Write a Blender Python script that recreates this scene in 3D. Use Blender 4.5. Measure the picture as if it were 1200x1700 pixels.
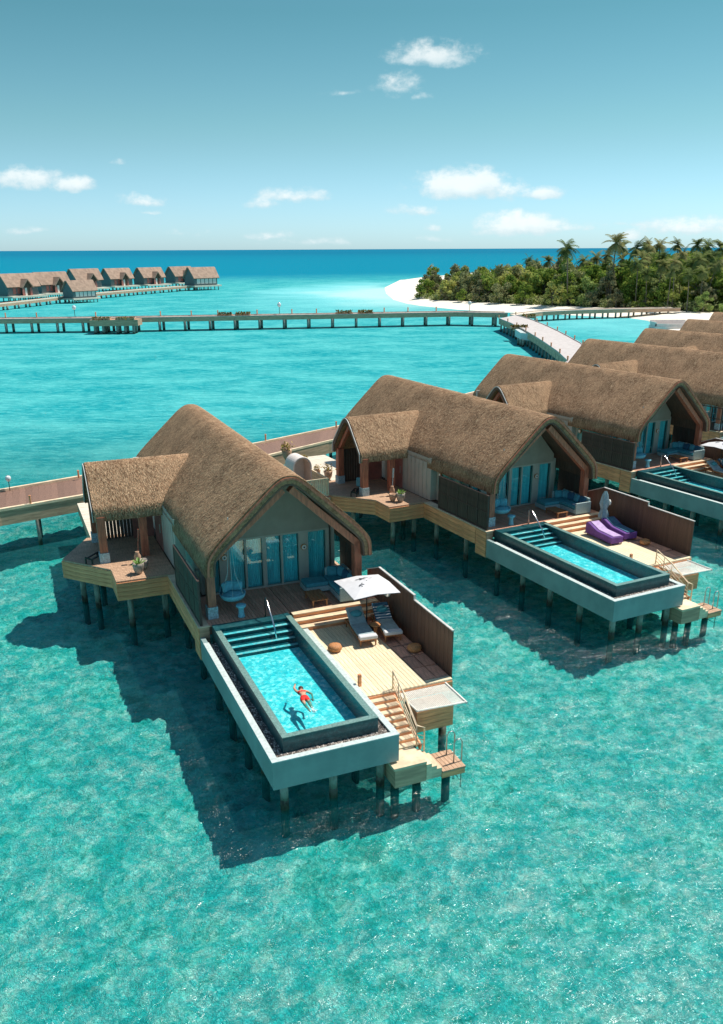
import bpy, bmesh, math, random
from mathutils import Vector, Matrix
import numpy as np
R = math.radians
sc = bpy.context.scene
for o in list(bpy.data.objects):
    bpy.data.objects.remove(o)
col = sc.collection

# ------------------------------------------------------------------ camera
CAM_H, FPX, CY, HY, ROLL = 15.0, 1423.0, 962.0, 413.5, .0049
pitch = math.atan((CY - HY) / FPX)
Fv = Vector((0, math.cos(pitch), -math.sin(pitch))); Uv = Vector((0, math.sin(pitch), math.cos(pitch))); Rv = Vector((1, 0, 0))
RC, RS = math.cos(ROLL), math.sin(ROLL)
R2 = RC * Rv - RS * Uv; U2 = RS * Rv + RC * Uv
cd = bpy.data.cameras.new('camera'); cam = bpy.data.objects.new('camera', cd); col.objects.link(cam)
cam.matrix_world = Matrix(((R2.x, U2.x, -Fv.x, 0), (R2.y, U2.y, -Fv.y, 0), (R2.z, U2.z, -Fv.z, CAM_H), (0, 0, 0, 1)))
cd.sensor_fit = 'VERTICAL'; cd.sensor_height = 36; cd.lens = 36 * FPX / 1700; cd.shift_y = (CY - 850) / 1700
cd.clip_start = .5; cd.clip_end = 90000
sc.camera = cam
sc.render.resolution_x = 723; sc.render.resolution_y = 1024

def ray(u, v):
    X = u - 600; Y = CY - v
    x = (RC * X + RS * Y) / FPX; y = (-RS * X + RC * Y) / FPX
    return x * Rv + Fv + y * Uv
def at(u, v, z):                       # world point under a photo pixel at height z
    d = ray(u, v); return Vector((0, 0, CAM_H)) + d * ((z - CAM_H) / d.z)

# ------------------------------------------------------------------ light
SUN_AZ, SUN_EL = R(29.5), R(60)
SUN_STR, SKY_STR = 5.0, .112
sv = Vector((math.cos(SUN_EL) * math.cos(SUN_AZ), math.cos(SUN_EL) * math.sin(SUN_AZ), math.sin(SUN_EL)))
sd = bpy.data.lights.new('sun', 'SUN'); sd.energy = SUN_STR; sd.angle = R(.5); sd.color = (1, .93, .82)
so = bpy.data.objects.new('sun', sd); col.objects.link(so); so.rotation_euler = sv.to_track_quat('Z', 'Y').to_euler(); so.location = (40, 0, 60)
sc.view_settings.view_transform = 'Standard'; sc.view_settings.look = 'None'
sc.view_settings.exposure = .18; sc.view_settings.gamma = 1; sc.view_settings.use_curve_mapping = False

class NT:                                # tiny node helper
    def __init__(s, tree): s.t = tree; s.n = tree.nodes; s.l = tree.links
    def new(s, typ, **kw):
        n = s.n.new(typ)
        for k, v in kw.items():
            if k.startswith('i_'):
                kk = k[2:]; kk = int(kk) if kk.isdigit() else kk.replace('_', ' ')
                s.put(n.inputs[kk], v)
            else: setattr(n, k, v)
        return n
    def put(s, sock, v):
        if isinstance(v, bpy.types.NodeSocket): s.l.new(v, sock)
        else: sock.default_value = v
    def math(s, op, a, b=0., c=0., clamp=False):
        n = s.n.new('ShaderNodeMath'); n.operation = op; n.use_clamp = clamp
        for i, v in enumerate((a, b, c)): s.put(n.inputs[i], v)
        return n.outputs[0]
    def vmath(s, op, a, b=(0, 0, 0)):
        n = s.n.new('ShaderNodeVectorMath'); n.operation = op; s.put(n.inputs[0], a); s.put(n.inputs[1], b)
        return n.outputs['Value'] if op in ('LENGTH', 'DOT_PRODUCT', 'DISTANCE') else n.outputs[0]
    def mix(s, f, a, b, mode='MIX'):
        n = s.n.new('ShaderNodeMix'); n.data_type = 'RGBA'; n.blend_type = mode; n.clamp_factor = True
        s.put(n.inputs[0], f); s.put(n.inputs[6], a); s.put(n.inputs[7], b); return n.outputs[2]
    def noise(s, vec, scale, detail=3, rough=.5, dist=0., out=0):
        n = s.n.new('ShaderNodeTexNoise'); s.put(n.inputs['Vector'], vec); s.put(n.inputs['Scale'], scale)
        n.inputs['Detail'].default_value = detail; n.inputs['Roughness'].default_value = rough; n.inputs['Distortion'].default_value = dist
        return n.outputs[out]
    def ramp(s, f, stops, interp='LINEAR'):
        n = s.n.new('ShaderNodeValToRGB'); cr = n.color_ramp; cr.interpolation = interp
        while len(cr.elements) < len(stops): cr.elements.new(.5)
        for e, (p, cc) in zip(cr.elements, stops):
            e.position = p; e.color = (*cc, 1) if len(cc) == 3 else cc
        s.put(n.inputs[0], f); return n.outputs[0]
    def step(s, x, lo, hi):
        n = s.n.new('ShaderNodeMapRange'); n.interpolation_type = 'SMOOTHSTEP'
        for i, v in enumerate((x, lo, hi, 0., 1.)): s.put(n.inputs[i], v)
        return n.outputs[0]
def G(v): return (v, v, v, 1)

# ------------------------------------------------------------------ world: Nishita sky with scattered cumulus
w = bpy.data.worlds.new('World'); sc.world = w; w.use_nodes = True
T = NT(w.node_tree); T.n.clear()
sky = T.new('ShaderNodeTexSky', sky_type='NISHITA', sun_disc=False, sun_elevation=SUN_EL, sun_rotation=R(90) - SUN_AZ,
            altitude=0., air_density=1., dust_density=.35, ozone_density=1.)
tc = T.new('ShaderNodeTexCoord'); dirv = tc.outputs['Generated']
sep = T.new('ShaderNodeSeparateXYZ', i_0=dirv)
dx, dy, dz = sep.outputs
skyc = sky.outputs[0]
lift = T.step(dz, .42, -.02)
grad = T.ramp(T.math('MULTIPLY', dz, 1.0, clamp=True), [(0, (.68, .88, .86)), (.02, (.66, .88, .86)), (.123, (.50, .80, .78)), (.215, (.37, .71, .63)), (.6, (.66, .86, .80))])
skyc = T.mix(1., skyc, grad, 'MULTIPLY')
skyc = T.mix(1., skyc, T.ramp(T.math('MAXIMUM', dz, 0.), [(0, (.97, 1.12, 1.0)), (.10, (1, 1, 1))]), 'MULTIPLY')
skyc = T.mix(T.step(dz, .13, -.01), skyc, T.vmath('MULTIPLY', skyc, (1.0, 1.03, 1.75)))
dyp = T.math('MAXIMUM', dy, .02)
px = T.math('DIVIDE', dx, dyp); pz = T.math('DIVIDE', dz, dyp)
P2 = T.new('ShaderNodeCombineXYZ', i_0=px, i_1=pz, i_2=0.).outputs[0]
# every cloud: photo pixel centre, half width, half height, strength
CL = [(722, 84, 66, 20, .85), (660, 134, 36, 24, .62), (690, 156, 26, 8, .35), (770, 302, 84, 26, 1.05), (845, 310, 30, 20, .85), (890, 318, 46, 12, .8),
      (50, 292, 62, 20, .8), (118, 303, 42, 14, .78), (238, 330, 34, 12, .66), (244, 351, 18, 5, .5), (488, 322, 52, 14, .75), (435, 336, 36, 11, .5),
      (692, 347, 44, 10, .6), (862, 369, 70, 21, 1.0), (935, 377, 60, 8, .45), (716, 376, 18, 8, .5), (1150, 372, 74, 17, .8), (1045, 388, 36, 12, .5),
      (450, 388, 50, 8, .42), (30, 381, 50, 6, .4), (540, 398, 120, 8, .3), (190, 269, 14, 6, .38), (252, 276, 18, 5, .25), (565, 154, 34, 5, .24), (310, 383, 50, 8, .3), (1040, 370, 90, 6, .22), (700, 395, 60, 7, .35)]
wob = T.noise(P2, 26., 4, .6, out=1)
P2w = T.vmath('ADD', P2, T.vmath('MULTIPLY', T.vmath('SUBTRACT', wob, (.5, .5, .5)), (.022, .012, 0)))
dens = None; shade = None
for u, v, hw, hh, st in CL:
    d = ray(u, v); cx, cz = d.x / d.y, d.z / d.y; rx, rz = hw / FPX * 1.22, hh / FPX * 1.3
    q = T.vmath('MULTIPLY', T.vmath('SUBTRACT', P2w, (cx, cz - rz * .3, 0)), (1 / rx, 1 / rz, 0))
    sq = T.new('ShaderNodeSeparateXYZ', i_0=q)
    ybelow = T.math('MULTIPLY', T.math('MINIMUM', sq.outputs[1], 0.), 1.9)
    yy = T.math('ADD', T.math('MAXIMUM', sq.outputs[1], 0.), ybelow)
    l = T.math('SQRT', T.math('ADD', T.math('POWER', sq.outputs[0], 2.), T.math('POWER', yy, 2.)))
    m = T.math('MULTIPLY', T.math('SUBTRACT', 1.15, l, clamp=True), st)
    dens = m if dens is None else T.math('MAXIMUM', dens, m)
    h = T.math('MULTIPLY', m, T.math('ADD', sq.outputs[1], .55))
    shade = h if shade is None else T.math('MAXIMUM', shade, h)
P3 = T.vmath('MULTIPLY', P2, (1, 1.5, 1))
n1 = T.noise(P3, 42., 9, .62); n2 = T.noise(P3, 17., 4, .55)
nn = T.math('ADD', T.math('MULTIPLY', n1, .75), T.math('MULTIPLY', n2, .5))
cv = T.math('ADD', dens, T.math('MULTIPLY', T.math('SUBTRACT', nn, .64), 1.9))
cv = T.math('MULTIPLY', T.step(cv, .08, .72), T.step(dens, .02, .25))
cv = T.math('MULTIPLY', cv, T.step(dy, .05, .2))
cloudc = T.mix(T.step(T.math('ADD', shade, T.math('MULTIPLY', T.math('SUBTRACT', n1, .5), .9)), -.05, .75), (5.4, 6.6, 7.0, 1), (8.3, 8.6, 8.5, 1))
skyc = T.mix(T.math('MULTIPLY', cv, .8), skyc, cloudc)
bg = T.new('ShaderNodeBackground', i_Color=skyc, i_Strength=SKY_STR)
T.l.new(bg.outputs[0], T.new('ShaderNodeOutputWorld').inputs[0])

# ------------------------------------------------------------------ materials
MATS = {}
def base(name):
    m = bpy.data.materials.new(name); m.use_nodes = True; t = NT(m.node_tree); t.n.clear(); MATS[name] = m
    out = t.new('ShaderNodeOutputMaterial'); b = t.new('ShaderNodeBsdfPrincipled'); t.l.new(b.outputs[0], out.inputs[0])
    return m, t, b, out
def M(name, c, rough=.6, var=.25, scale=6., bump=.15, metal=0., stretch=(1, 1, 1), rnd=.12, spec=.5, bscale=None, c2=None, dist=.01):
    m, t, b, out = base(name)
    tc = t.new('ShaderNodeTexCoord'); v = t.vmath('MULTIPLY', tc.outputs['Object'], stretch)
    n = t.noise(v, scale, 5, .6)
    c4 = (*c, 1); dk = (*((x * (1 - var)) for x in c), 1); lt = (*((min(1, x * (1 + var))) for x in c), 1)
    if c2: dk = (*c2, 1)
    cc = t.mix(t.step(n, .3, .7), dk, lt)
    oi = t.new('ShaderNodeObjectInfo')
    hs = t.new('ShaderNodeHueSaturation', i_Color=cc); t.put(hs.inputs['Value'], t.math('ADD', 1 - rnd, t.math('MULTIPLY', oi.outputs['Random'], 2 * rnd)))
    t.put(b.inputs['Base Color'], hs.outputs[0]); b.inputs['Roughness'].default_value = rough; b.inputs['Metallic'].default_value = metal
    b.inputs['Specular IOR Level'].default_value = spec
    if bump:
        bp = t.new('ShaderNodeBump', i_Strength=bump, i_Distance=dist, i_Height=t.noise(v, bscale or scale * 4, 4, .6)); t.put(b.inputs['Normal'], bp.outputs[0])
    return m
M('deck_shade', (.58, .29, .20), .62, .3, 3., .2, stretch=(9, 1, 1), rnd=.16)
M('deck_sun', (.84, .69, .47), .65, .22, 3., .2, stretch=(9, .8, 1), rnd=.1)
M('porch_wood', (.50, .32, .21), .65, .22, 3., .2, stretch=(9, 1, 1), rnd=.1)
M('path_wood', (.72, .63, .52), .7, .15, 3., .2, stretch=(1, 9, 1), rnd=.08)
M('jetty_wood', (.22, .125, .09), .65, .25, 3., .2, stretch=(1, 9, 1), rnd=.14)
M('grazing_lit_deck', (.50, .455, .445), .7, .12, 2., .1)  # jetty wood lightened in colour for grazing light on the far stretch
M('far_deck', (.46, .37, .32), .7, .2, 2., .1)
M('fascia_wood', (.86, .33, .155), .6, .3, 1.2, .25, stretch=(1, 1, 9), rnd=.12)
M('pale_wood', (.74, .58, .40), .7, .2, 2., .2, stretch=(1, 1, 6), rnd=.1)
M('grey_fascia', (.50, .32, .21), .75, .25, 1.5, .2, stretch=(.6, .6, 6), rnd=.08)
M('red_wood', (.42, .13, .075), .5, .3, 2., .2, stretch=(6, 6, 1), rnd=.06)
M('red_panel', (.36, .13, .11), .55, .2, 2., .1, rnd=.05)
M('soffit', (.12, .066, .045), .7, .3, 2., .2, stretch=(1, 8, 1), rnd=.05)
M('dark_slat', (.060, .038, .030), .6, .35, 3., .2, stretch=(6, 6, 1), rnd=.2)
M('fence_wood', (.115, .058, .040), .6, .35, 2.5, .25, stretch=(8, 8, 1), rnd=.16)
M('cap_metal', (.62, .60, .58), .45, .1, 3., 0, rnd=0)
M('pool_paint', (.235, .325, .33), .55, .13, .9, .06, rnd=.03)
M('coping', (.52, .60, .60), .6, .15, 9., .15, rnd=.03)
M('tile_rim', (.165, .28, .26), .35, .3, 16., .1, rnd=.03)
M('wall_grey', (.35, .30, .25), .8, .08, 1.5, .08, rnd=.02)
M('wall_pale', (.46, .43, .38), .8, .08, 1.5, .08, rnd=.02)
M('stone_base', (.38, .50, .55), .8, .35, 14., .4, rnd=.05)
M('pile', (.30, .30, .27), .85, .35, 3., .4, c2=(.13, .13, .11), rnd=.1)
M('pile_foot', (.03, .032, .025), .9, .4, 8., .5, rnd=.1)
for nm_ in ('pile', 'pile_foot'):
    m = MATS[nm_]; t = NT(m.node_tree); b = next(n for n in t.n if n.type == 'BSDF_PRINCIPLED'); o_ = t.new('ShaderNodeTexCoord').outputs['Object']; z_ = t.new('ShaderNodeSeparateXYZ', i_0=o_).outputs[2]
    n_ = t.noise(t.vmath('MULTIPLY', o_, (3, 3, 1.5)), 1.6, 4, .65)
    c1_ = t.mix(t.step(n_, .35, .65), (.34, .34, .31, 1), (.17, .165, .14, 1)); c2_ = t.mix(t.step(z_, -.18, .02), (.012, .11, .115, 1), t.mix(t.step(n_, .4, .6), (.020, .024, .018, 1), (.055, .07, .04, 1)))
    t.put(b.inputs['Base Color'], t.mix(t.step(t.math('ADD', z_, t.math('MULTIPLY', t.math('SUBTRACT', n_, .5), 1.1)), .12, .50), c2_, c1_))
M('chrome', (.75, .75, .74), .18, .02, 3., 0, metal=1., rnd=0)
M('steel', (.50, .50, .48), .35, .1, 3., 0, metal=.8, rnd=0)
M('rope_white', (.78, .76, .70), .8, .1, 9., .2, rnd=.02)
M('teal_fabric', (.075, .33, .40), .85, .15, 8., .3, rnd=.06)
M('blue_fabric', (.13, .42, .52), .85, .2, 8., .3, rnd=.06)
M('grey_fabric', (.30, .41, .45), .9, .15, 8., .3, rnd=.06)
M('navy_fabric', (.04, .13, .22), .85, .2, 8., .3, rnd=.1)
M('white_fabric', (.62, .62, .65), .85, .04, 4., .15, rnd=.03)
M('purple_fabric', (.16, .06, .30), .8, .2, 5., .2, rnd=.06)
M('lilac_fabric', (.50, .36, .62), .8, .15, 5., .2, rnd=.06)
M('wicker_blue', (.20, .52, .64), .75, .3, 40., .5, rnd=.05)
M('wicker_white', (.40, .52, .54), .75, .3, 40., .5, rnd=.05)
M('rattan', (.50, .22, .085), .65, .35, 30., .5, rnd=.06)
M('teak', (.36, .15, .06), .5, .25, 3., .15, stretch=(8, 1, 1), rnd=.06)
M('print_black', (.03, .035, .05), .7, .1, 3., 0, rnd=0)
M('clay_grey', (.36, .31, .27), .85, .3, 8., .4, rnd=.05)
M('clay_tan', (.48, .30, .20), .85, .3, 8., .4, rnd=.05)
M('plaster_white', (.74, .66, .62), .8, .07, 3., .15, rnd=.02)
M('leaf_bright', (.16, .32, .04), .5, .35, 5., .2, rnd=.1)
M('leaf_yellow', (.42, .30, .07), .6, .3, 9., .2, rnd=.1)
M('gravel', (.22, .19, .17), .85, .1, 2., 0, rnd=.1)
M('lamp_white', (.80, .74, .70), .6, .03, 3., 0, rnd=0)
M('black_metal', (.018, .016, .015), .5, .2, 3., 0, rnd=0)
M('glass_lantern', (.70, .78, .80), .1, .03, 3., 0, rnd=0)
M('trunk', (.17, .14, .11), .85, .3, 3., .4, rnd=.15)
M('skin', (.62, .33, .22), .5, .06, 8., .0, rnd=0)
M('hair', (.06, .02, .012), .55, .3, 30., .3, rnd=0)
M('red_cloth', (.72, .018, .012), .7, .08, 8., .1, rnd=0)
M('distant_thatch', (.33, .225, .17), .9, .2, .8, .3, rnd=.08)
M('distant_wall', (.12, .16, .17), .8, .1, 1., 0, rnd=.05)
M('sand', (.80, .74, .64), .9, .06, .05, .2, rnd=0)
M('forest_floor', (.04, .05, .025), .95, .3, .3, .3, rnd=0)
M('foam', (.9, .95, .95), .5, .03, 3., 0, rnd=0)
M('curtain', (.45, .85, .90), .75, .15, 6., .1, stretch=(1, 1, .1), rnd=.04)

def mk_tile(name, c1, c2, c3, sc_):
    m, t, b, out = base(name)
    v = t.new('ShaderNodeTexCoord').outputs['Object']
    v2 = t.vmath('ADD', v, t.vmath('MULTIPLY', t.vmath('SUBTRACT', t.noise(v, 2.2, 3, .6, out=1), (.5, .5, .5)), (.35, .35, .0)))
    n = t.noise(v2, 5.5, 5, .65); vo = t.new('ShaderNodeTexVoronoi', i_Vector=v, i_Scale=sc_)
    c = t.mix(t.step(n, .36, .64), (*c1, 1), (*c2, 1))
    c = t.mix(t.step(t.math('ADD', t.math('MULTIPLY', n, .6), t.math('MULTIPLY', vo.outputs['Color'], .4)), .5, .66), c, (*c3, 1))
    t.put(b.inputs['Base Color'], c); b.inputs['Roughness'].default_value = .3
    return m
mk_tile('pool_floor_tile', (.16, .60, .62), (.34, .77, .76), (.74, .95, .93), 8.)  # mosaic tones; their contrast and pale flecks also imitate rippled light
mk_tile('pool_wall_tile', (.008, .055, .068), (.014, .080, .092), (.022, .11, .125), 26.)

def mk_thatch(name, c1, c2, c3):
    m, t, b, out = base(name)
    v = t.new('ShaderNodeTexCoord').outputs['Object']
    oi = t.new('ShaderNodeObjectInfo')
    at_ = t.new('ShaderNodeAttribute', attribute_name='tone')
    big = t.noise(v, .9, 4, .65); fine = t.noise(v, 11., 5, .7)
    f = t.math('ADD', t.math('MULTIPLY', big, .5), t.math('MULTIPLY', fine, .5))
    c = t.mix(t.step(f, .36, .62), (*c1, 1), (*c2, 1))
    c = t.mix(t.math('MULTIPLY', at_.outputs['Fac'], .8), c, (*c3, 1))
    t.put(b.inputs['Base Color'], c); b.inputs['Roughness'].default_value = .85; b.inputs['Specular IOR Level'].default_value = .2
    bp = t.new('ShaderNodeBump', i_Strength=.8, i_Distance=.06, i_Height=t.noise(v, 16., 5, .7)); t.put(b.inputs['Normal'], bp.outputs[0])
    return m
mk_thatch('thatch', (.15, .080, .042), (.44, .262, .152), (.94, .67, .43))

# grainy glass with dark tint
m, t, b, out = base('window_glass')
b.inputs['Base Color'].default_value = (.01, .09, .11, 1); b.inputs['Roughness'].default_value = .03
tr = t.new('ShaderNodeBsdfTransparent', i_0=(.70, .95, .97, 1)); gl = t.new('ShaderNodeBsdfGlossy', i_Color=(.9, 1, 1, 1), i_Roughness=.02)
lw = t.new('ShaderNodeLayerWeight')
mx = t.new('ShaderNodeMixShader'); t.put(mx.inputs[0], t.math('ADD', .07, t.math('MULTIPLY', t.math('POWER', lw.outputs['Facing'], 4.), .8))); t.l.new(tr.outputs[0], mx.inputs[1]); t.l.new(gl.outputs[0], mx.inputs[2]); t.l.new(mx.outputs[0], out.inputs[0])

def mk_leaf(name, c1, c2, c3=None):
    m, t, b, out = base(name)
    v = t.new('ShaderNodeTexCoord').outputs['Object']
    at_ = t.new('ShaderNodeAttribute', attribute_name='tone'); oi = t.new('ShaderNodeObjectInfo')
    c = t.mix(at_.outputs['Fac'], (*c1, 1), (*c2, 1))
    if c3: c = t.mix(t.step(oi.outputs['Random'], .35, 1.0), c, t.mix(.75, c, (*c3, 1)))
    hs = t.new('ShaderNodeHueSaturation', i_Color=c); t.put(hs.inputs['Value'], t.math('ADD', .75, t.math('MULTIPLY', oi.outputs['Random'], .5)))
    df = t.new('ShaderNodeBsdfDiffuse'); tl = t.new('ShaderNodeBsdfTranslucent')
    t.put(df.inputs[0], hs.outputs[0]); t.put(tl.inputs[0], hs.outputs[0])
    mx = t.new('ShaderNodeMixShader', i_0=.3); t.l.new(df.outputs[0], mx.inputs[1]); t.l.new(tl.outputs[0], mx.inputs[2]); t.l.new(mx.outputs[0], out.inputs[0])
mk_leaf('leaf_green', (.10, .17, .035), (.44, .56, .11), (.50, .46, .16))
mk_leaf('leaf_olive', (.17, .18, .09), (.50, .46, .26), (.30, .42, .10))
mk_leaf('palm_leaf', (.05, .09, .03), (.28, .34, .12), (.30, .26, .12))
mk_leaf('shrub_leaf', (.06, .07, .02), (.25, .2, .08))

# gravel stones get tone variation
m, t, b, out = base('gravel_mix')
ge = t.new('ShaderNodeAttribute', attribute_name='tone')
t.put(b.inputs['Base Color'], t.ramp(ge.outputs['Fac'], [(0, (.07, .06, .055)), (.5, (.34, .29, .26)), (1, (.80, .74, .68))])); b.inputs['Roughness'].default_value = .8

# hammock net
# ------------------------------------------------------------------ sea
m, t, b, out = base('sea_water')
g = t.new('ShaderNodeNewGeometry').outputs['Position']
sp = t.new('ShaderNodeSeparateXYZ', i_0=g); X, Y, _z = sp.outputs
dist = t.vmath('LENGTH', g)
gw = t.vmath('ADD', g, t.vmath('MULTIPLY', t.vmath('SUBTRACT', t.noise(g, .02, 4, .55, out=1), (.5, .5, .5)), (60, 90, 0)))
sw = t.new('ShaderNodeSeparateXYZ', i_0=gw); XW, YW = sw.outputs[0], sw.outputs[1]
turq = (.012, .30, .345, 1); turq2 = (.085, .46, .475, 1); pale = (.20, .60, .64, 1); deep = (.002, .205, .315, 1); deep2 = (.002, .155, .27, 1)
nb = t.noise(t.vmath('MULTIPLY', g, (1, 1.6, 1)), .09, 5, .6); nsm = t.noise(t.vmath('MULTIPLY', g, (.35, 1.2, 1)), .5, 4, .65)
body = t.mix(t.step(nb, .35, .68), turq, turq2)
body = t.mix(t.math('MULTIPLY', t.step(nsm, .40, .66), .35), body, (.0, .24, .30, 1))
body = t.mix(t.math('MULTIPLY', t.step(t.noise(t.vmath('MULTIPLY', g, (.6, 1.3, 1)), 1.1, 5, .7), .46, .62), .4), body, (.16, .62, .62, 1))
# pale sand bank between the jetty and the beach
ex = t.math('DIVIDE', t.math('SUBTRACT', XW, -4.), 34.); ey = t.math('DIVIDE', t.math('SUBTRACT', YW, 335.), 125.)
bank = t.step(t.math('SQRT', t.math('ADD', t.math('POWER', ex, 2.), t.math('POWER', ey, 2.))), 1.35, .35)
body = t.mix(t.math('MULTIPLY', bank, .8), body, pale)
ex = t.math('DIVIDE', t.math('SUBTRACT', XW, 62.), 44.); ey = t.math('DIVIDE', t.math('SUBTRACT', YW, 190.), 34.)
bank2 = t.step(t.math('SQRT', t.math('ADD', t.math('POWER', ex, 2.), t.math('POWER', ey, 2.))), 1.2, .5)
body = t.mix(t.math('MULTIPLY', bank2, .5), body, pale)
ex = t.math('DIVIDE', t.math('SUBTRACT', XW, 8.), 26.); ey = t.math('DIVIDE', t.math('SUBTRACT', YW, 320.), 95.)
bank3 = t.step(t.math('SQRT', t.math('ADD', t.math('POWER', ex, 2.), t.math('POWER', ey, 2.))), 1.1, .2)
body = t.mix(t.math('MULTIPLY', bank3, .65), body, (.52, .72, .70, 1))
# drop off to the open sea: the shelf edge bends away to the left
edge = t.math('ADD', t.math('MULTIPLY', XW, -.25), YW)
dfar = t.step(edge, 395., 640.)
body = t.mix(dfar, body, t.mix(t.step(edge, 600., 4000.), deep, deep2))
body = t.mix(t.math('MULTIPLY', t.step(t.noise(t.vmath('MULTIPLY', g, (.15, 1.2, 1)), .03, 4, .6), .5, .7), t.math('MULTIPLY', dfar, .25)), body, (0, .2, .36, 1))
df = t.new('ShaderNodeBsdfDiffuse'); t.put(df.inputs[0], body)
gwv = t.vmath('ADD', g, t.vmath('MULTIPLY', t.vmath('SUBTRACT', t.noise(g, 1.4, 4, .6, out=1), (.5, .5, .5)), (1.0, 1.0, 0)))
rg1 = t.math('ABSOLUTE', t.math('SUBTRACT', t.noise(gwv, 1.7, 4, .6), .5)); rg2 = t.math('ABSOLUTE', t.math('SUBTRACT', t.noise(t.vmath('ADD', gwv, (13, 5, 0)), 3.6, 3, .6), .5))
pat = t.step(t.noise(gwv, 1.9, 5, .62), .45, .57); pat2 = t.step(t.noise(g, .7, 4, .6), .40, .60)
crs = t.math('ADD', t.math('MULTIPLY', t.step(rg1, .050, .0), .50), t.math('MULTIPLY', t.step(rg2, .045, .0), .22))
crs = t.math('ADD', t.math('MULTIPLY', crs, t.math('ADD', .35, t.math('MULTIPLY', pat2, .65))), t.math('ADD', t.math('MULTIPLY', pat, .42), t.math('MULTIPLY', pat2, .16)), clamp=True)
tint = t.mix(crs, (.07, .69, .70, 1), (.80, 1., .975, 1))  # bright caustic filaments and ripple glints put into the water's tint
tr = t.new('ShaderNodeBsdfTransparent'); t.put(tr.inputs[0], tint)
# waves
gs = t.vmath('MULTIPLY', g, (.75, 1.0, 1))
wv1 = t.noise(gs, 1.3, 5, .62, .6); wv2 = t.noise(gs, .16, 3, .5); wv3 = t.noise(gs, 5.5, 4, .6, .8)
hh = t.math('ADD', t.math('ADD', t.math('MULTIPLY', wv1, .32), t.math('MULTIPLY', wv2, .8)), t.math('MULTIPLY', wv3, .08))
bp = t.new('ShaderNodeBump', i_Strength=.8, i_Distance=.8, i_Height=hh)
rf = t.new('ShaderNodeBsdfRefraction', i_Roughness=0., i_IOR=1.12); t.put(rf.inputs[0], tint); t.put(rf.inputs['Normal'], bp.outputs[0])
sub = t.new('ShaderNodeMixShader', i_0=.0); t.l.new(tr.outputs[0], sub.inputs[1]); t.l.new(rf.outputs[0], sub.inputs[2])
opq = t.math('ADD', .03, t.math('MULTIPLY', t.step(Y, 34., 88.), .97))
m1 = t.new('ShaderNodeMixShader'); t.put(m1.inputs[0], opq); t.l.new(sub.outputs[0], m1.inputs[1]); t.l.new(df.outputs[0], m1.inputs[2])
gl = t.new('ShaderNodeBsdfGlossy', i_Roughness=.12, i_Color=(1, 1, 1, 1)); t.put(gl.inputs['Normal'], bp.outputs[0])
fr = t.new('ShaderNodeFresnel', i_IOR=1.33); t.put(fr.inputs['Normal'], bp.outputs[0])
fac = t.math('MULTIPLY', t.math('MINIMUM', fr.outputs[0], t.math('ADD', .028, t.math('MULTIPLY', t.step(dist, 30., 200.), .015))), .9)
m2 = t.new('ShaderNodeMixShader'); t.put(m2.inputs[0], fac); t.l.new(m1.outputs[0], m2.inputs[1]); t.l.new(gl.outputs[0], m2.inputs[2])
t.put(df.inputs['Normal'], bp.outputs[0])
t.l.new(m2.outputs[0], out.inputs[0])

m, t, b, out = base('seabed_sand')
g = t.new('ShaderNodeNewGeometry').outputs['Position']
gd = t.vmath('ADD', g, t.vmath('MULTIPLY', t.vmath('SUBTRACT', t.noise(g, .9, 5, .65, out=1), (.5, .5, .5)), (2.4, 2.4, 0)))
a1 = t.noise(gd, 1.9, 6, .7); a2 = t.noise(g, .28, 4, .6); a3 = t.noise(gd, 6., 5, .7)
f = t.math('ADD', t.math('ADD', t.math('MULTIPLY', a1, .42), t.math('MULTIPLY', a2, .30)), t.math('MULTIPLY', a3, .28))
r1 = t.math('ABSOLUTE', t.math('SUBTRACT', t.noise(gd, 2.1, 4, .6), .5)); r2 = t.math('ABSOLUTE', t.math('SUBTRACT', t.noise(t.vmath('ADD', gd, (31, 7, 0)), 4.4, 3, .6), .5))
caustic = t.math('MAXIMUM', t.step(r1, .045, .0), t.math('MULTIPLY', t.step(r2, .05, .0), .7))      # caustic light painted as thin wavering lines, raised in the bump too
caustic = t.math('MULTIPLY', caustic, t.step(a2, .3, .62))
f = t.math('ADD', f, t.math('MULTIPLY', caustic, .09))
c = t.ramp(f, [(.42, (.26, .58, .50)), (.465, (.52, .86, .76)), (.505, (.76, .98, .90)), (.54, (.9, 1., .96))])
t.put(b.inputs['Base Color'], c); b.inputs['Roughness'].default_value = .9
hgt = t.math('ADD', t.math('MULTIPLY', caustic, .35), t.math('MULTIPLY', a3, .8))
bp = t.new('ShaderNodeBump', i_Strength=.9, i_Distance=.3, i_Height=hgt); t.put(b.inputs['Normal'], bp.outputs[0])

m, t, b, out = base('pool_water')
g = t.new('ShaderNodeTexCoord').outputs['Object']
h = t.math('ADD', t.noise(g, 3.2, 4, .6, .6), t.math('MULTIPLY', t.noise(g, 9., 4, .6, 1.), .3))
bp = t.new('ShaderNodeBump', i_Strength=.9, i_Distance=.14, i_Height=h)
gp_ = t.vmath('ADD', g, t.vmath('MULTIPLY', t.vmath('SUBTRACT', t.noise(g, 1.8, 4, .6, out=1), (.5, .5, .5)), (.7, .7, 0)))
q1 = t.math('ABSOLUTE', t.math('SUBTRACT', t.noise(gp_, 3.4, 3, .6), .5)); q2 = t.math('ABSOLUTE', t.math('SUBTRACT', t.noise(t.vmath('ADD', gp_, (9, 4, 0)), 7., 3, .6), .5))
pc_ = t.math('ADD', t.math('ADD', t.math('MULTIPLY', t.step(q1, .045, 0.), .6), t.math('MULTIPLY', t.step(q2, .05, 0.), .5)), t.math('MULTIPLY', t.step(t.noise(gp_, 3., 4, .6), .45, .6), .3), clamp=True)
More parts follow.
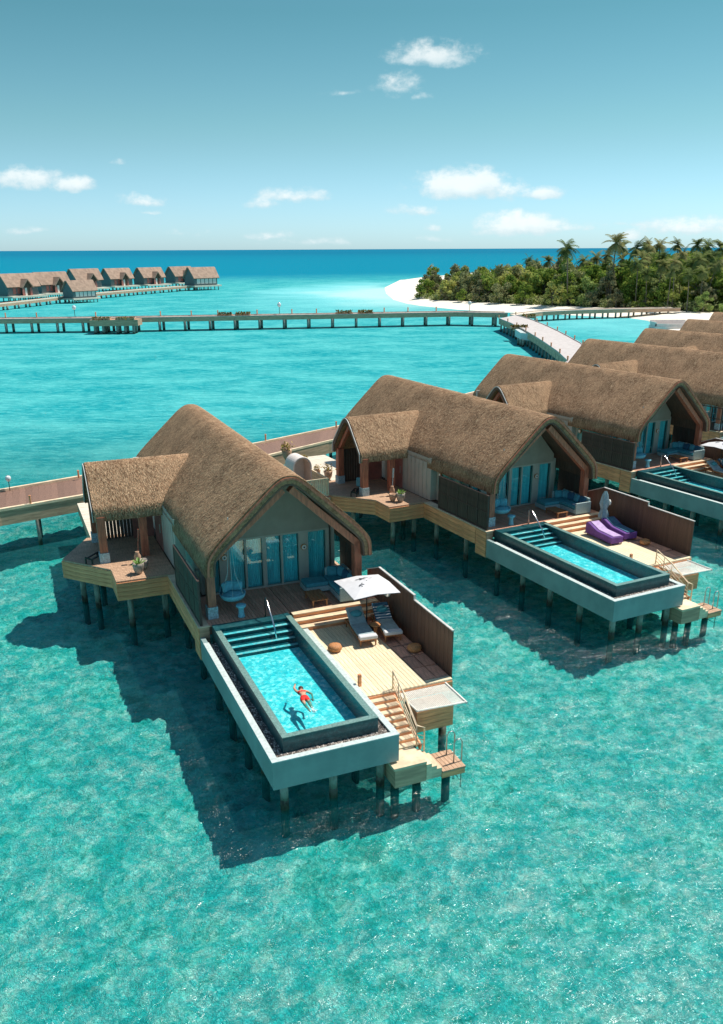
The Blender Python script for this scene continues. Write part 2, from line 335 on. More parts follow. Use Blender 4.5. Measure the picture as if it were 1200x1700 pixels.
ptint = t.mix(pc_, (.22, .86, .93, 1), (.86, 1., 1., 1))  # rippling sunlight lines put into the pool water's transmission colour
tr = t.new('ShaderNodeBsdfTransparent', i_0=ptint); rf = t.new('ShaderNodeBsdfRefraction', i_Roughness=0., i_IOR=1.2, i_Color=ptint); t.put(rf.inputs['Normal'], bp.outputs[0])
sb = t.new('ShaderNodeMixShader', i_0=.0); t.l.new(tr.outputs[0], sb.inputs[1]); t.l.new(rf.outputs[0], sb.inputs[2])
gl = t.new('ShaderNodeBsdfGlossy', i_Roughness=.05); t.put(gl.inputs['Normal'], bp.outputs[0])
fr = t.new('ShaderNodeFresnel', i_IOR=1.33); t.put(fr.inputs['Normal'], bp.outputs[0])
mx = t.new('ShaderNodeMixShader'); t.put(mx.inputs[0], t.math('MINIMUM', fr.outputs[0], .03)); t.l.new(sb.outputs[0], mx.inputs[1]); t.l.new(gl.outputs[0], mx.inputs[2]); t.l.new(mx.outputs[0], out.inputs[0])

# ------------------------------------------------------------------ mesh builder
class MB:
    def __init__(s): s.v = []; s.f = []; s.tone = None; s.sm = False
    def add(s, vs, fs):
        k = len(s.v); s.v += [tuple(p) for p in vs]; s.f += [tuple(k + i for i in f) for f in fs]; return s
    def box(s, x0, x1, y0, y1, z0, z1):
        vs = [(x, y, z) for z in (z0, z1) for y in (y0, y1) for x in (x0, x1)]
        return s.add(vs, [(0, 2, 3, 1), (4, 5, 7, 6), (0, 1, 5, 4), (2, 6, 7, 3), (0, 4, 6, 2), (1, 3, 7, 5)])
    def bar(s, p, q, w, h=None, up=(0, 0, 1)):         # rectangular bar between two points
        p, q = Vector(p), Vector(q); h = h or w; d = (q - p).normalized(); u = Vector(up)
        if abs(d.dot(u)) > .98: u = Vector((0, 1, 0))
        r = d.cross(u).normalized() * w / 2; t = r.cross(d).normalized() * h / 2
        vs = [a + i * r + j * t for a in (p, q) for i, j in ((-1, -1), (1, -1), (1, 1), (-1, 1))]
        return s.add(vs, [(0, 1, 2, 3), (7, 6, 5, 4), (0, 4, 5, 1), (1, 5, 6, 2), (2, 6, 7, 3), (3, 7, 4, 0)])
    def tube(s, pts, r, n=6):
        pts = [Vector(p) for p in pts]; rs = r if isinstance(r, (list, tuple)) else [r] * len(pts); rings = []
        for i, p in enumerate(pts):
            d = (pts[min(i + 1, len(pts) - 1)] - pts[max(i - 1, 0)]).normalized()
            u = Vector((0, 0, 1)) if abs(d.z) < .95 else Vector((0, 1, 0))
            a = d.cross(u).normalized(); b = d.cross(a).normalized()
            rings.append([p + rs[i] * (math.cos(2 * math.pi * k / n) * a + math.sin(2 * math.pi * k / n) * b) for k in range(n)])
        vs = [p for rg in rings for p in rg]; fs = []
        for i in range(len(pts) - 1):
            for k in range(n): fs.append((i * n + k, i * n + (k + 1) % n, (i + 1) * n + (k + 1) % n, (i + 1) * n + k))
        fs.append(tuple(range(n - 1, -1, -1))); fs.append(tuple((len(pts) - 1) * n + k for k in range(n)))
        return s.add(vs, fs)
    def lathe(s, prof, c=(0, 0, 0), n=16):
        vs = [(c[0] + r * math.cos(2 * math.pi * k / n), c[1] + r * math.sin(2 * math.pi * k / n), c[2] + z) for r, z in prof for k in range(n)]; fs = []
        for i in range(len(prof) - 1):
            for k in range(n): fs.append((i * n + k, i * n + (k + 1) % n, (i + 1) * n + (k + 1) % n, (i + 1) * n + k))
        if prof[0][0] > .001: fs.append(tuple(range(n - 1, -1, -1)))
        if prof[-1][0] > .001: fs.append(tuple((len(prof) - 1) * n + k for k in range(n)))
        return s.add(vs, fs)
    def prism(s, poly, z0, z1):                        # polygon in xy extruded in z
        n = len(poly); vs = [(x, y, z0) for x, y in poly] + [(x, y, z1) for x, y in poly]
        return s.add(vs, [tuple(range(n - 1, -1, -1)), tuple(range(n, 2 * n))] + [(i, (i + 1) % n, n + (i + 1) % n, n + i) for i in range(n)])
    def prism_xz(s, poly, y0, y1):                     # polygon in xz extruded along y
        n = len(poly); vs = [(x, y0, z) for x, z in poly] + [(x, y1, z) for x, z in poly]
        return s.add(vs, [tuple(range(n)), tuple(range(2 * n - 1, n - 1, -1))] + [(i, n + i, n + (i + 1) % n, (i + 1) % n) for i in range(n)])
    def mesh(s, name, mat, smooth=False, bevel=0):
        me = bpy.data.meshes.new(name); me.from_pydata(s.v, [], s.f)
        if mat: me.materials.append(MATS[mat] if isinstance(mat, str) else mat)
        bm = bmesh.new(); bm.from_mesh(me); bmesh.ops.recalc_face_normals(bm, faces=bm.faces)
        if bevel: bmesh.ops.bevel(bm, geom=list(bm.edges), offset=bevel, segments=1, affect='EDGES')
        bm.to_mesh(me); bm.free()
        if smooth:
            for p in me.polygons: p.use_smooth = True
        if s.tone is not None:
            at_ = me.attributes.new('tone', 'FLOAT', 'FACE'); at_.data.foreach_set('value', np.array(s.tone, dtype=np.float32))
        me.update(); return me
    def build(s, name, mat, parent=None, smooth=False, bevel=0, kind=None, label=None):
        o = bpy.data.objects.new(name, s.mesh(name, mat, smooth, bevel)); col.objects.link(o)
        if parent: o.parent = parent
        if kind: o['kind'] = kind
        if label: o['label'] = label
        return o
def fast_mesh(name, V, Fc, mat, tone=None, smooth=False):   # numpy verts, constant size faces
    me = bpy.data.meshes.new(name); n, k = Fc.shape
    me.vertices.add(len(V)); me.vertices.foreach_set('co', V.astype(np.float32).ravel())
    me.loops.add(n * k); me.loops.foreach_set('vertex_index', Fc.astype(np.int32).ravel())
    me.polygons.add(n); me.polygons.foreach_set('loop_start', np.arange(0, n * k, k, dtype=np.int32))
    try: me.polygons.foreach_set('loop_total', np.full(n, k, dtype=np.int32))
    except Exception: pass
    me.materials.append(MATS[mat])
    me.update(calc_edges=True); me.validate()
    if tone is not None:
        a = me.attributes.new('tone', 'FLOAT', 'FACE'); a.data.foreach_set('value', tone.astype(np.float32))
    return me
def mobj(name, me, parent=None, loc=None, rot=None, kind=None):
    o = bpy.data.objects.new(name, me); col.objects.link(o)
    if parent: o.parent = parent
    if loc is not None: o.location = loc
    if rot is not None: o.rotation_euler = rot
    if kind: o['kind'] = kind
    return o
def tag(o, label, cat, group=None):
    o['label'] = label; o['category'] = cat
    if group: o['group'] = group
    return o
def thing(name, label, cat, loc=(0, 0, 0), rz=0., group=None):
    o = bpy.data.objects.new(name, None); col.objects.link(o); o.location = loc; o.rotation_euler = (0, 0, rz); o.empty_display_size = .3
    return tag(o, label, cat, group)
def kids(o): return [c for c in bpy.data.objects if c.parent == o]
def copy_tree(o, skip=(), parent=None, _idx=None):
    if _idx is None:
        _idx = {}
        for c in bpy.data.objects:
            if c.parent: _idx.setdefault(c.parent.name, []).append(c)
    c = o.copy(); col.objects.link(c); c.parent = parent
    for ch in _idx.get(o.name, []):
        if ch.name.split('.')[0] not in skip: copy_tree(ch, skip, c, _idx)
    return c
rnd = random.Random(7); nr = np.random.default_rng(7)

# villa frames measured from the photograph: (x, y, heading)
VF = {1: (-2.466, 20.113, .39395), 2: (10.073, 31.48, .46992), 3: (20.88, 43.34, .516), 4: (31.4, 55.5, .575), 5: (41.1, 66.6, .63), 6: (51., 79., .70), 7: (59.8, 91.2, .77)}
def vl(k, a, b, z=0.):
    x, y, t = VF[k]; return Vector((x + a * math.cos(t) - b * math.sin(t), y + a * math.sin(t) + b * math.cos(t), z))

# ------------------------------------------------------------------ setting: sea, seabed, island
xs = [-60000, -3000, -600, -200, -80, 0, 80, 200, 600, 3000, 60000]; ys = [-400, -60, 0, 40, 80, 120, 200, 300, 450, 700, 1200, 3000, 9000, 80000]
mb = MB(); nx = len(xs)
mb.v = [(x, y, 0.) for y in ys for x in xs]
mb.f = [(j * nx + i, j * nx + i + 1, (j + 1) * nx + i + 1, (j + 1) * nx + i) for j in range(len(ys) - 1) for i in range(nx - 1)]
mb.build('sea', 'sea_water', kind='structure')
gx = np.linspace(-45, 62, 430); gy = np.linspace(8, 92, 340); XX, YY = np.meshgrid(gx, gy)
ZZ = -1.0 + .10 * np.sin(XX * .31 + 1.3 * np.sin(YY * .17)) * np.cos(YY * .27 + .8 * np.sin(XX * .13)) + .045 * np.sin(XX * 1.9 + 2.1 * np.sin(YY * .9)) * np.sin(YY * 2.3 + 1.7 * np.sin(XX * 1.1)) + nr.normal(0, .075, XX.shape)
V = np.stack([XX.ravel(), YY.ravel(), ZZ.ravel()], 1); I = np.arange(340 * 430).reshape(340, 430)
Fq = np.stack([I[:-1, :-1].ravel(), I[:-1, 1:].ravel(), I[1:, 1:].ravel(), I[1:, :-1].ravel()], 1)
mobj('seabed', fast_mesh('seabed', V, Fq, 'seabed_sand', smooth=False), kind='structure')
for p in bpy.data.meshes['seabed'].polygons: p.use_smooth = True
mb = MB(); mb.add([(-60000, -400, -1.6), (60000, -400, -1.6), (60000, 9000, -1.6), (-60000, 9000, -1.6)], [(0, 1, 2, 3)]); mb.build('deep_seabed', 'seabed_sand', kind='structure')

shore = [at(u, v, .1) for u, v in ((641, 480), (644, 488), (655, 497), (676, 503), (700, 507), (760, 513), (830, 517), (900, 520), (985, 524), (1040, 526), (1075, 531), (1094, 541), (1118, 549), (1160, 556), (1260, 566))]
inner = [at(u, v, .9) for u, v in ((676, 478), (678, 487), (690, 494), (712, 498), (740, 500), (790, 502), (850, 505), (900, 507), (985, 511), (1040, 512), (1075, 514), (1100, 516), (1130, 517), (1170, 519), (1260, 524))]
back = [Vector((p.x + 60 + 60 * i / 14, 900 - 40 * i, .9)) for i, p in enumerate(inner)]
n = len(shore); mb = MB(); sea_in = [Vector((p.x * 1., p.y, -.5)) + (p - q).normalized() * 10 for p, q in zip(shore, inner)]
mb.v = [tuple(p) for p in sea_in] + [tuple(p) for p in shore] + [tuple(p) for p in inner]
for r in range(2):
    for i in range(n - 1): mb.f.append((r * n + i, r * n + i + 1, (r + 1) * n + i + 1, (r + 1) * n + i))
ext = [Vector((inner[0].x + 14, 480, .9)), Vector((130, 700, .9)), Vector((900, 900, .9)), Vector((900, 150, .9))]
k = len(mb.v); mb.v += [tuple(p) for p in ext]; e0, e1, e2, e3 = k, k + 1, k + 2, k + 3
mb.v += [(23, 470, .1), (10, 470, -.5)]; mb.f += [(2 * n, e0, k + 4, n), (n, k + 4, k + 5, 0)]
mb.f.append(tuple(range(2 * n, 3 * n)) + (e3, e2, e1, e0))
mb.build('beach_sand', 'sand', kind='structure')
mb = MB(); poly = [(p.x + 1.5, p.y + 2.5) for p in inner[3:]] + [(900, 150), (900, 900), (130, 700), (60, 470)]
mb.add([(x, y, .906) for x, y in poly], [tuple(range(len(poly)))]); mb.build('forest_ground', 'forest_floor', kind='structure')

# ------------------------------------------------------------------ thatch
def thatch_blades(name, surf, count, L, wd, seed, parent, mat='thatch'):
    """surf(u,v)->(point, normal, downslope) vectorised; returns one mesh of short straw blades"""
    g = np.random.default_rng(seed); P, N, D = surf(.014 + .972 * g.random(count), .006 + .988 * g.random(count))
    S = np.cross(N, D); ang = g.normal(0, .28, count)[:, None]; D2 = D * np.cos(ang) + S * np.sin(ang); S2 = np.cross(N, D2)
    Ls = (L * g.uniform(.6, 1.3, count))[:, None]; ws = (wd * g.uniform(.6, 1.4, count))[:, None]; lf = g.uniform(.006, .024, count)[:, None]
    A = P - D2 * Ls * .5 + S2 * ws; B = P - D2 * Ls * .5 - S2 * ws; C = P + D2 * Ls * .5 + N * lf - S2 * ws * .5; E = P + D2 * Ls * .5 + N * lf + S2 * ws * .5
    V = np.stack([A, B, C, E], 1).reshape(-1, 3); Fq = np.arange(count * 4).reshape(-1, 4)
    tone = np.clip(g.beta(1.2, 2.6, count), 0, 1)
    return mobj(name, fast_mesh(name, V, Fq, mat, tone), parent, kind='stuff')
def prof_offset(pts, d):
    out = []
    for i, p in enumerate(pts):
        a = Vector(pts[max(i - 1, 0)]); b = Vector(pts[min(i + 1, len(pts) - 1)]); t = (b - a).normalized(); nn = Vector((-t.y, t.x))
        out.append((p[0] + nn.x * d, p[1] + nn.y * d))
    return out
def smooth_prof(half):                 # half profile (d,z) from ridge to eave -> full polyline left to right, densified
    full = [(-d, z) for d, z in reversed(half)] + [(d, z) for d, z in half[1:]]
    P = [Vector(p) for p in full]; out = []
    for i in range(len(P) - 1):
        p0 = P[max(i - 1, 0)]; p1 = P[i]; p2 = P[i + 1]; p3 = P[min(i + 2, len(P) - 1)]
        for k in range(4):
            t = k / 4; out.append(.5 * ((2 * p1) + (p2 - p0) * t + (2 * p0 - 5 * p1 + 4 * p2 - p3) * t * t + (-p0 + 3 * p1 - 3 * p2 + p3) * t ** 3))
    out.append(P[-1]); return [(p.x, p.y) for p in out]
MAIN = smooth_prof([(0, 7.44), (.3, 7.39), (.65, 7.17), (1.05, 6.82), (1.8, 6.13), (2.6, 5.38), (3.0, 4.95), (3.21, 4.58), (3.26, 4.0)])
PORCH = smooth_prof([(0, 6.33), (.28, 6.25), (.6, 5.98), (1.15, 5.36), (1.55, 4.9), (1.76, 4.6), (1.80, 4.12)])
RIDGE_A, B0, B1 = 3.67, 9.16, 25.8
PR_B, PA0, PA1 = 19.1, -2.5, 2.4
def roof_shell(prof, c, s0, s1, thick, mapf, name, mat, parent):
    """thick curved shell; mapf(profile x, s, z)->xyz"""
    o = prof; i_ = prof_offset(prof, -thick); n = len(o); mb = MB()
    for s in (s0, s1):
        mb.v += [tuple(mapf(x, s, z)) for x, z in o]; mb.v += [tuple(mapf(x, s, z)) for x, z in i_]
    for k in range(n - 1):
        mb.f += [(k, k + 1, 2 * n + k + 1, 2 * n + k), (n + k, 3 * n + k, 3 * n + k + 1, n + k + 1), (k, n + k, n + k + 1, k + 1), (2 * n + k, 2 * n + k + 1, 3 * n + k + 1, 3 * n + k)]
    mb.f += [(0, 2 * n, 3 * n, n), (n - 1, 2 * n - 1, 4 * n - 1, 3 * n - 1)]
    return mb.build(name, mat, parent, smooth=False)
def surf_profile(prof, c, s0, s1, mapf, mapd):
    P = np.array(prof); seg = np.linalg.norm(np.diff(P, axis=0), axis=1); cum = np.r_[0, np.cumsum(seg)]
    def f(u, v):
        s = u * cum[-1]; i = np.clip(np.searchsorted(cum, s) - 1, 0, len(seg) - 1); t = ((s - cum[i]) / seg[i])[:, None]
        p = P[i] * (1 - t) + P[i + 1] * t; d = (P[i + 1] - P[i]) / seg[i][:, None]
        d = np.where(p[:, :1] < 0, -d, d); nrm = np.stack([-d[:, 1], d[:, 0]], 1); nrm = np.where(p[:, :1] < 0, -nrm, nrm)
        sl = s0 + (s1 - s0) * v
        return mapf(p[:, 0], sl, p[:, 1]), mapd(nrm[:, 0], nrm[:, 1]), mapd(d[:, 0], d[:, 1])
    return f

# ------------------------------------------------------------------ villa (built once in its own frame: +x along the pool front, +y towards the jetty)
def plank_run(parent, mat, x0, x1, y0, y1, z, th, pitch_, axis, name='plank', gap=.012, jit=.003, skipf=None):
    """boards side by side; shared mesh"""
    n = max(1, round(((x1 - x0) if axis == 'y' else (y1 - y0)) / pitch_)); w_ = ((x1 - x0) if axis == 'y' else (y1 - y0)) / n
    L = (y1 - y0) if axis == 'y' else (x1 - x0); mb = MB()
    if axis == 'y': mb.box(-w_ / 2 + gap / 2, w_ / 2 - gap / 2, -L / 2, L / 2, -th, 0)
    else: mb.box(-L / 2, L / 2, -w_ / 2 + gap / 2, w_ / 2 - gap / 2, -th, 0)
    me = mb.mesh(name, mat)
    for i in range(n):
        c = (x0 + w_ * (i + .5), (y0 + y1) / 2) if axis == 'y' else ((x0 + x1) / 2, y0 + w_ * (i + .5))
        mobj(name, me, parent, (c[0], c[1], z + rnd.uniform(-jit, jit)))
def board_stack(parent, mat, p, q, z0, z1, n, th=.05, name='board'):
    """horizontal fascia boards between ground points p and q"""
    p, q = Vector((*p, 0)), Vector((*q, 0)); h = (z1 - z0) / n; L = (q - p).length; d = (q - p).normalized()
    mb = MB(); mb.box(-L / 2, L / 2, -th / 2, th / 2, -h / 2 + .006, h / 2 - .006); me = mb.mesh(name, mat); ang = math.atan2(d.y, d.x)
    for i in range(n): mobj(name, me, parent, ((p.x + q.x) / 2, (p.y + q.y) / 2, z0 + h * (i + .5)), (0, 0, ang))
TERR, RIM, DECK = 1.85, 2.30, 2.27; SD = 1.77

def make_villa():
    v = thing('water_villa', '', 'villa')
    # pool terrace
    t = MB(); t.prism([(0, 0), (3.83, 0), (3.83, 8.85), (0, 8.85)], .97, 1.25)
    for x0, x1, y0, y1 in ((0, 3.83, 0, .17), (0, .17, .17, 8.85), (3.66, 3.83, .17, 8.85)): t.box(x0, x1, y0, y1, 1.25, TERR)
    ter = t.build('pool_terrace', 'pool_paint', v)
    c = MB(); c.box(-.015, 3.845, -.015, .185, TERR, TERR + .03); c.box(-.015, .185, .185, 8.3, TERR, TERR + .03); c.box(3.645, 3.845, .185, 8.1, TERR, TERR + .03)
    c.build('coping', 'coping', ter)
    # gravel in the channel
    g = MB(); g.tone = []
    oc = [(1, 0, 0), (-1, 0, 0), (0, 1, 0), (0, -1, 0), (0, 0, 1), (0, 0, -1)]; of = [(0, 2, 4), (2, 1, 4), (1, 3, 4), (3, 0, 4), (2, 0, 5), (1, 2, 5), (3, 1, 5), (0, 3, 5)]
    for (x0, x1, y0, y1, cnt) in ((.17, 3.66, .17, .45, 1700), (3.36, 3.66, .45, 3.2, 1000), (.17, .45, .45, 8.3, 1500)):
        for _ in range(cnt):
            p = (rnd.uniform(x0, x1), rnd.uniform(y0, y1), 1.775 + rnd.uniform(0, .03)); r = rnd.uniform(.02, .045); ang = rnd.random() * 3
            g.add([(p[0] + r * (q[0] * math.cos(ang) - q[1] * math.sin(ang)), p[1] + r * (q[0] * math.sin(ang) + q[1] * math.cos(ang)), p[2] + r * .7 * q[2]) for q in oc], of); g.tone += [rnd.random() ** 1.4] * 8
    g.box(.17, 3.66, .17, .45, 1.25, 1.775); g.box(3.36, 3.66, .45, 8.3, 1.25, 1.775); g.box(.17, .45, .45, 8.3, 1.25, 1.775); g.tone += [.25] * 18
    g.build('gravel', 'gravel_mix', v, kind='stuff')
    # pool
    X0, X1, Y0, Y1, W = .45, 3.36, .45, 8.86, .19
    pl = MB()
    for b in ((X0, X1, Y0, Y0 + W), (X0, X0 + W, Y0 + W, Y1), (X1 - W, X1, Y0 + W, Y1)): pl.box(*b, 1.25, RIM - .02)
    pl.box(X0 + W, X1 - W, 8.42, Y1, 1.25, RIM - .035)
    basin = pl.build('pool_basin', 'pool_wall_tile', v)
    r = MB(); r.box(X0 - .01, X1 + .01, Y0 - .01, Y0 + W, RIM - .02, RIM); r.box(X0 - .01, X0 + W, Y0 + W, 8.2, RIM - .02, RIM); r.box(X1 - W, X1 + .01, Y0 + W, 8.55, RIM - .02, RIM); r.build('pool_rim', 'tile_rim', basin)
    f = MB(); f.box(X0 + W, X1 - W, Y0 + W, 7.1, 1.252, 1.66); f.build('pool_floor', 'pool_floor_tile', basin)
    for i in range(4):
        s = MB(); s.box(X0 + W, X1 - W, 7.1 + .33 * i, 8.42 if i == 3 else 7.1 + .33 * (i + 1), 1.252, 1.77 + .125 * i); s.build('pool_step', 'pool_wall_tile', basin)
        s = MB(); s.box(X0 + W + .01, X1 - W - .01, 7.1 + .33 * i + .003, 7.1 + .33 * i + .15, 1.77 + .125 * i, 1.778 + .125 * i); s.build('step_nosing', 'coping', basin)
    pw = MB(); pw.add([(X0 + W - .01, Y0 + W - .01, RIM - .025), (X1 - W + .01, Y0 + W - .01, RIM - .025), (X1 - W + .01, 8.43, RIM - .025), (X0 + W - .01, 8.43, RIM - .025)], [(0, 1, 2, 3)])
    pw.build('pool_water', 'pool_water', v)
    h = MB(); h.tube([(2.50, 8.90, 2.26), (2.50, 8.92, 2.95), (2.50, 8.80, 3.03), (2.50, 8.66, 2.98), (2.50, 7.75, 2.22), (2.5, 7.6, 1.9)], .032, 8); h.build('pool_handrail', 'chrome', v, smooth=True)
    # sun deck
    d = MB(); d.box(3.86, 6.98, 2.62, 8.1, 1.42, 1.70); sdk = d.build('sun_deck', 'fascia_wood', v)
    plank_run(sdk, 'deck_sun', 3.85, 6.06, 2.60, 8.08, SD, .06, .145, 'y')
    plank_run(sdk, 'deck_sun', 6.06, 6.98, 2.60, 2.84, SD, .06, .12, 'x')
    board_stack(sdk, 'fascia_wood', (3.95, 2.60), (6.98, 2.60), 1.36, 1.70, 2)
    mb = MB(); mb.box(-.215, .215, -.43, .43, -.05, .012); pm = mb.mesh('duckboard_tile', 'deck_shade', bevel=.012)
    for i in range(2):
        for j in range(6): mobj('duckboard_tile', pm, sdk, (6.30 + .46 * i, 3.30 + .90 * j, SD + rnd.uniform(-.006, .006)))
    b = MB(); b.box(3.92, 4.02, 3.28, 3.38, SD, SD + .42); b.build('deck_post', 'fascia_wood', v)
    for i in range(3):
        s = MB(); s.box(3.50, 6.95, 8.08 + .28 * i, 8.90, SD + .167 * i - .02, SD + .167 * (i + 1) - .035); s.build('step_riser', 'fascia_wood', v)
        s = MB(); s.box(3.48, 6.96, 8.05 + .28 * i, 8.05 + .28 * (i + 1) + (.02 if i < 2 else .0), SD + .167 * (i + 1) - .035, SD + .167 * (i + 1) - .002); s.build('step_tread', 'pale_wood', v)
    # upper deck
    d = MB(); d.box(.36, 3.44, 8.89, 11.6, 1.9, 2.2); d.box(3.44, 6.98, 8.92, 11.6, 1.78, 2.2); ud = d.build('upper_deck', 'soffit', v)
    plank_run(ud, 'deck_shade', .36, 3.44, 8.88, 11.72, DECK, .06, .14, 'y'); plank_run(ud, 'deck_shade', 3.46, 6.98, 8.90, 11.72, DECK, .06, .14, 'y')
    # stairs to the water
    n = 8
    for i in range(n):
        y1 = 2.58 - i * .245; z1 = SD - .02 - (i + 1) * .1
        s = MB(); s.box(3.93, 4.82, y1 - .235, y1, z1 - .04, z1); s.build('stair_tread', 'pale_wood', v)
        s = MB(); s.box(3.93, 4.82, y1 - .02, y1 + .0, z1, z1 + .075); s.build('stair_riser', 'fascia_wood', v)
    s = MB()
    for x in (3.90, 4.85): s.bar((x, 2.58, SD - .2), (x, .60, .82), .05, .22)
    s.build('stair_stringer', 'fascia_wood', v)
    l = MB(); l.box(3.56, 4.62, -.27, .66, .82, .90); ld = l.build('lower_landing', 'pale_wood', v)
    s = MB(); s.box(3.60, 4.62, -.25, .60, .22, .80); s.build('landing_skirt', 'grey_fascia', ld)
    for i in range(3):
        s = MB(); s.box(4.62 + .17 * i, 4.62 + .17 * (i + 1), -.27, .60, .26, .79 - .115 * i); s.build('landing_step', 'pale_wood', ld)
    pf = MB(); pf.box(5.13, 5.90, -.30, .66, .20, .38); pfo = pf.build('swim_platform', 'fascia_wood', v); plank_run(pfo, 'porch_wood', 5.13, 5.92, -.32, .68, .45, .06, .13, 'y')
    h = MB()
    h.tube([(4.88, 2.72, SD), (4.88, 2.72, 2.42), (4.80, 1.7, 2.1), (4.70, .62, 1.62), (4.70, .60, .90)], .032)
    h.tube([(4.70, .62, 1.62), (4.95, .58, 1.50), (4.95, .58, .72)], .028)
    for k in range(3): h.tube([(4.88, 2.70, SD + .15 + .15 * k), (4.70, .62, 1.05 + .15 * k)], .018, 5); h.tube([(4.70, .60, 1.02 + .15 * k), (4.95, .58, .92 + .15 * k)], .014, 5)
    for k in range(1, 4): h.tube([(4.88 - .045 * k, 2.72 - .52 * k, SD - .21 * k + .05), (4.88 - .045 * k, 2.72 - .52 * k, 2.42 - .2 * k)], .02, 5)
    h.build('stair_railing', 'pale_wood', v, smooth=True)
    h = MB()
    for y in (.45, -.02): h.tube([(5.66, y, .45), (5.66, y, 1.12), (5.72, y, 1.24), (5.86, y, 1.24), (5.93, y, 1.12), (5.93, y, -.5)], .022, 7)
    for z in (.25, .0, -.25): h.tube([(5.93, .45, z), (5.93, -.02, z)], .02, 6)
    h.build('swim_ladder', 'steel', v, smooth=True)
    # hammock net
    hm = MB(); hm.tube([(5.06, 1.32, 1.66), (6.72, 1.22, 1.66)], .03); hm.tube([(6.72, 2.6, 1.66), (6.72, 1.16, 1.66)], .045); hm.tube([(5.0, 2.6, 1.66), (5.06, 1.32, 1.66)], .03); hmo = hm.build('hammock_frame', 'rope_white', v)
    net = MB()
    for i in range(30):
        x = 5.04 + i * .057; net.add([(x, 2.6, 1.65), (x + .03, 2.6, 1.65), (x + .03, 1.28, 1.63), (x, 1.28, 1.63)], [(0, 1, 2, 3)])
    for j in range(24):
        y = 1.30 + j * .055; net.add([(5.03, y, 1.655), (6.72, y, 1.655), (6.72, y + .028, 1.655), (5.03, y + .028, 1.655)], [(0, 1, 2, 3)])
    net.build('hammock_net', 'rope_white', v, kind='stuff')
    bb = MB(); bb.box(5.25, 6.55, 1.75, 2.5, .62, 1.36); bx = bb.build('deck_crossbeam', 'grey_fascia', v)
    board_stack(bx, 'fascia_wood', (5.25, 1.72), (6.55, 1.72), .62, 1.36, 3)
    # side walls and fascia under the house
    s = MB(); s.box(.0, .36, 8.87, 9.75, .92, 2.22); s.box(.0, .36, 9.75, 14.68, 1.36, 2.22); s.box(6.98, 7.10, 8.1, 25.5, 1.45, 2.22); s.box(.36, 6.98, 24.9, 25.0, 1.4, 2.2)
    sk = s.build('side_skirt', 'grey_fascia', v)
    board_stack(sk, 'fascia_wood', (-.02, 9.78), (-.02, 14.66), 1.38, 2.20, 3, .03); board_stack(sk, 'fascia_wood', (-.02, 8.90), (-.02, 9.74), .95, 2.20, 4, .03)
    s = MB(); s.box(-.04, .40, 8.86, 14.7, 2.22, 2.26); s.build('side_ledge', 'pale_wood', v)
    s = MB(); s.box(.5, 6.9, 11.8, 24.9, 1.5, 2.22); s.build('floor_slab', 'soffit', v)
    # front glass wall
    WB = 11.77
    gp = [(.62, 4.46), (6.10, 4.46), (6.10, 4.95)] + [(RIDGE_A + x, z) for x, z in reversed(prof_offset(MAIN, -.36)) if 4.9 < z and RIDGE_A + x < 6.15] + [(.62, 4.9)]
    gp = [(.75, 4.46), (6.08, 4.46), (6.08, 4.86), (5.2, 5.85), (4.5, 6.62), (3.95, 6.98), (3.67, 7.02), (3.38, 6.98), (2.85, 6.62), (2.1, 5.85), (1.2, 4.95)]
    s = MB(); s.prism_xz(gp, WB - .10, WB + .10); s.build('gable_wall', 'wall_grey', v)
    fw = MB()
    for x0, x1 in ((1.52, 1.93), (2.55, 2.63), (3.27, 3.44), (4.04, 4.12), (4.79, 5.20), (5.95, 6.10), (.95, 1.02)): fw.box(x0, x1, WB - .08, WB + .06, DECK, 4.46)
    fw.box(1.02, 5.95, WB - .07, WB + .05, DECK - .02, DECK + .06); fw.box(.95, 6.1, WB - .075, WB + .055, 4.38, 4.455)
    fwo = fw.build('window_wall', 'wall_pale', v)
    for x0, x1 in ((1.02, 1.52), (1.93, 2.55), (2.63, 3.27), (3.44, 4.04), (4.12, 4.79), (5.20, 5.95)):
        p = MB(); p.box(x0, x1, WB - .02, WB - .008, DECK + .06, 4.40); p.build('glass_pane', 'window_glass', fwo)
        c = MB(); nn = 18; xs_ = [x0 + (x1 - x0) * i / nn for i in range(nn + 1)]
        for i in range(nn):
            ya = WB + .16 + (.05 if i % 2 else 0); yb = WB + .16 + (0 if i % 2 else .05)
            c.add([(xs_[i], ya, DECK), (xs_[i + 1], yb, DECK), (xs_[i + 1], yb, 4.4), (xs_[i], ya, 4.4)], [(0, 1, 2, 3)])
        c.build('curtain', 'curtain', fwo)
    for x in (1.72, 5.0):
        l = MB(); l.tube([(x, WB - .08, 3.78), (x, WB - .14, 3.78)], .13, 16); lo = l.build('wall_lamp', 'rattan', v)
        l = MB(); l.tube([(x, WB - .14, 3.78), (x, WB - .155, 3.78)], .10, 16); l.build('lamp_disc', 'lamp_white', lo)
        l = MB(); l.tube([(x, WB - .155, 3.78), (x, WB - .185, 3.78)], .033, 10); l.build('lamp_knob', 'black_metal', lo)
    # side walls of the house
    s = MB(); s.box(.80, .95, 11.9, 14.9, DECK, 4.75); s.box(.42, .58, 14.9, 19.9, DECK, 4.55); s.box(.42, .95, 14.8, 14.9, DECK, 4.6); s.box(6.25, 6.4, 11.87, 25.2, DECK, 4.55); s.box(.42, 6.4, 25.2, 25.35, DECK, 5.0); s.box(.60, .76, 20.0, 25.2, DECK, 4.6)
    hw = s.build('house_wall', 'wall_pale', v)
    for y0, y1 in ((12.2, 13.5), (13.6, 14.6)):
        p = MB(); p.box(.77, .795, y0, y1, 2.9, 4.3); p.build('side_window', 'window_glass', hw)
    p = MB()
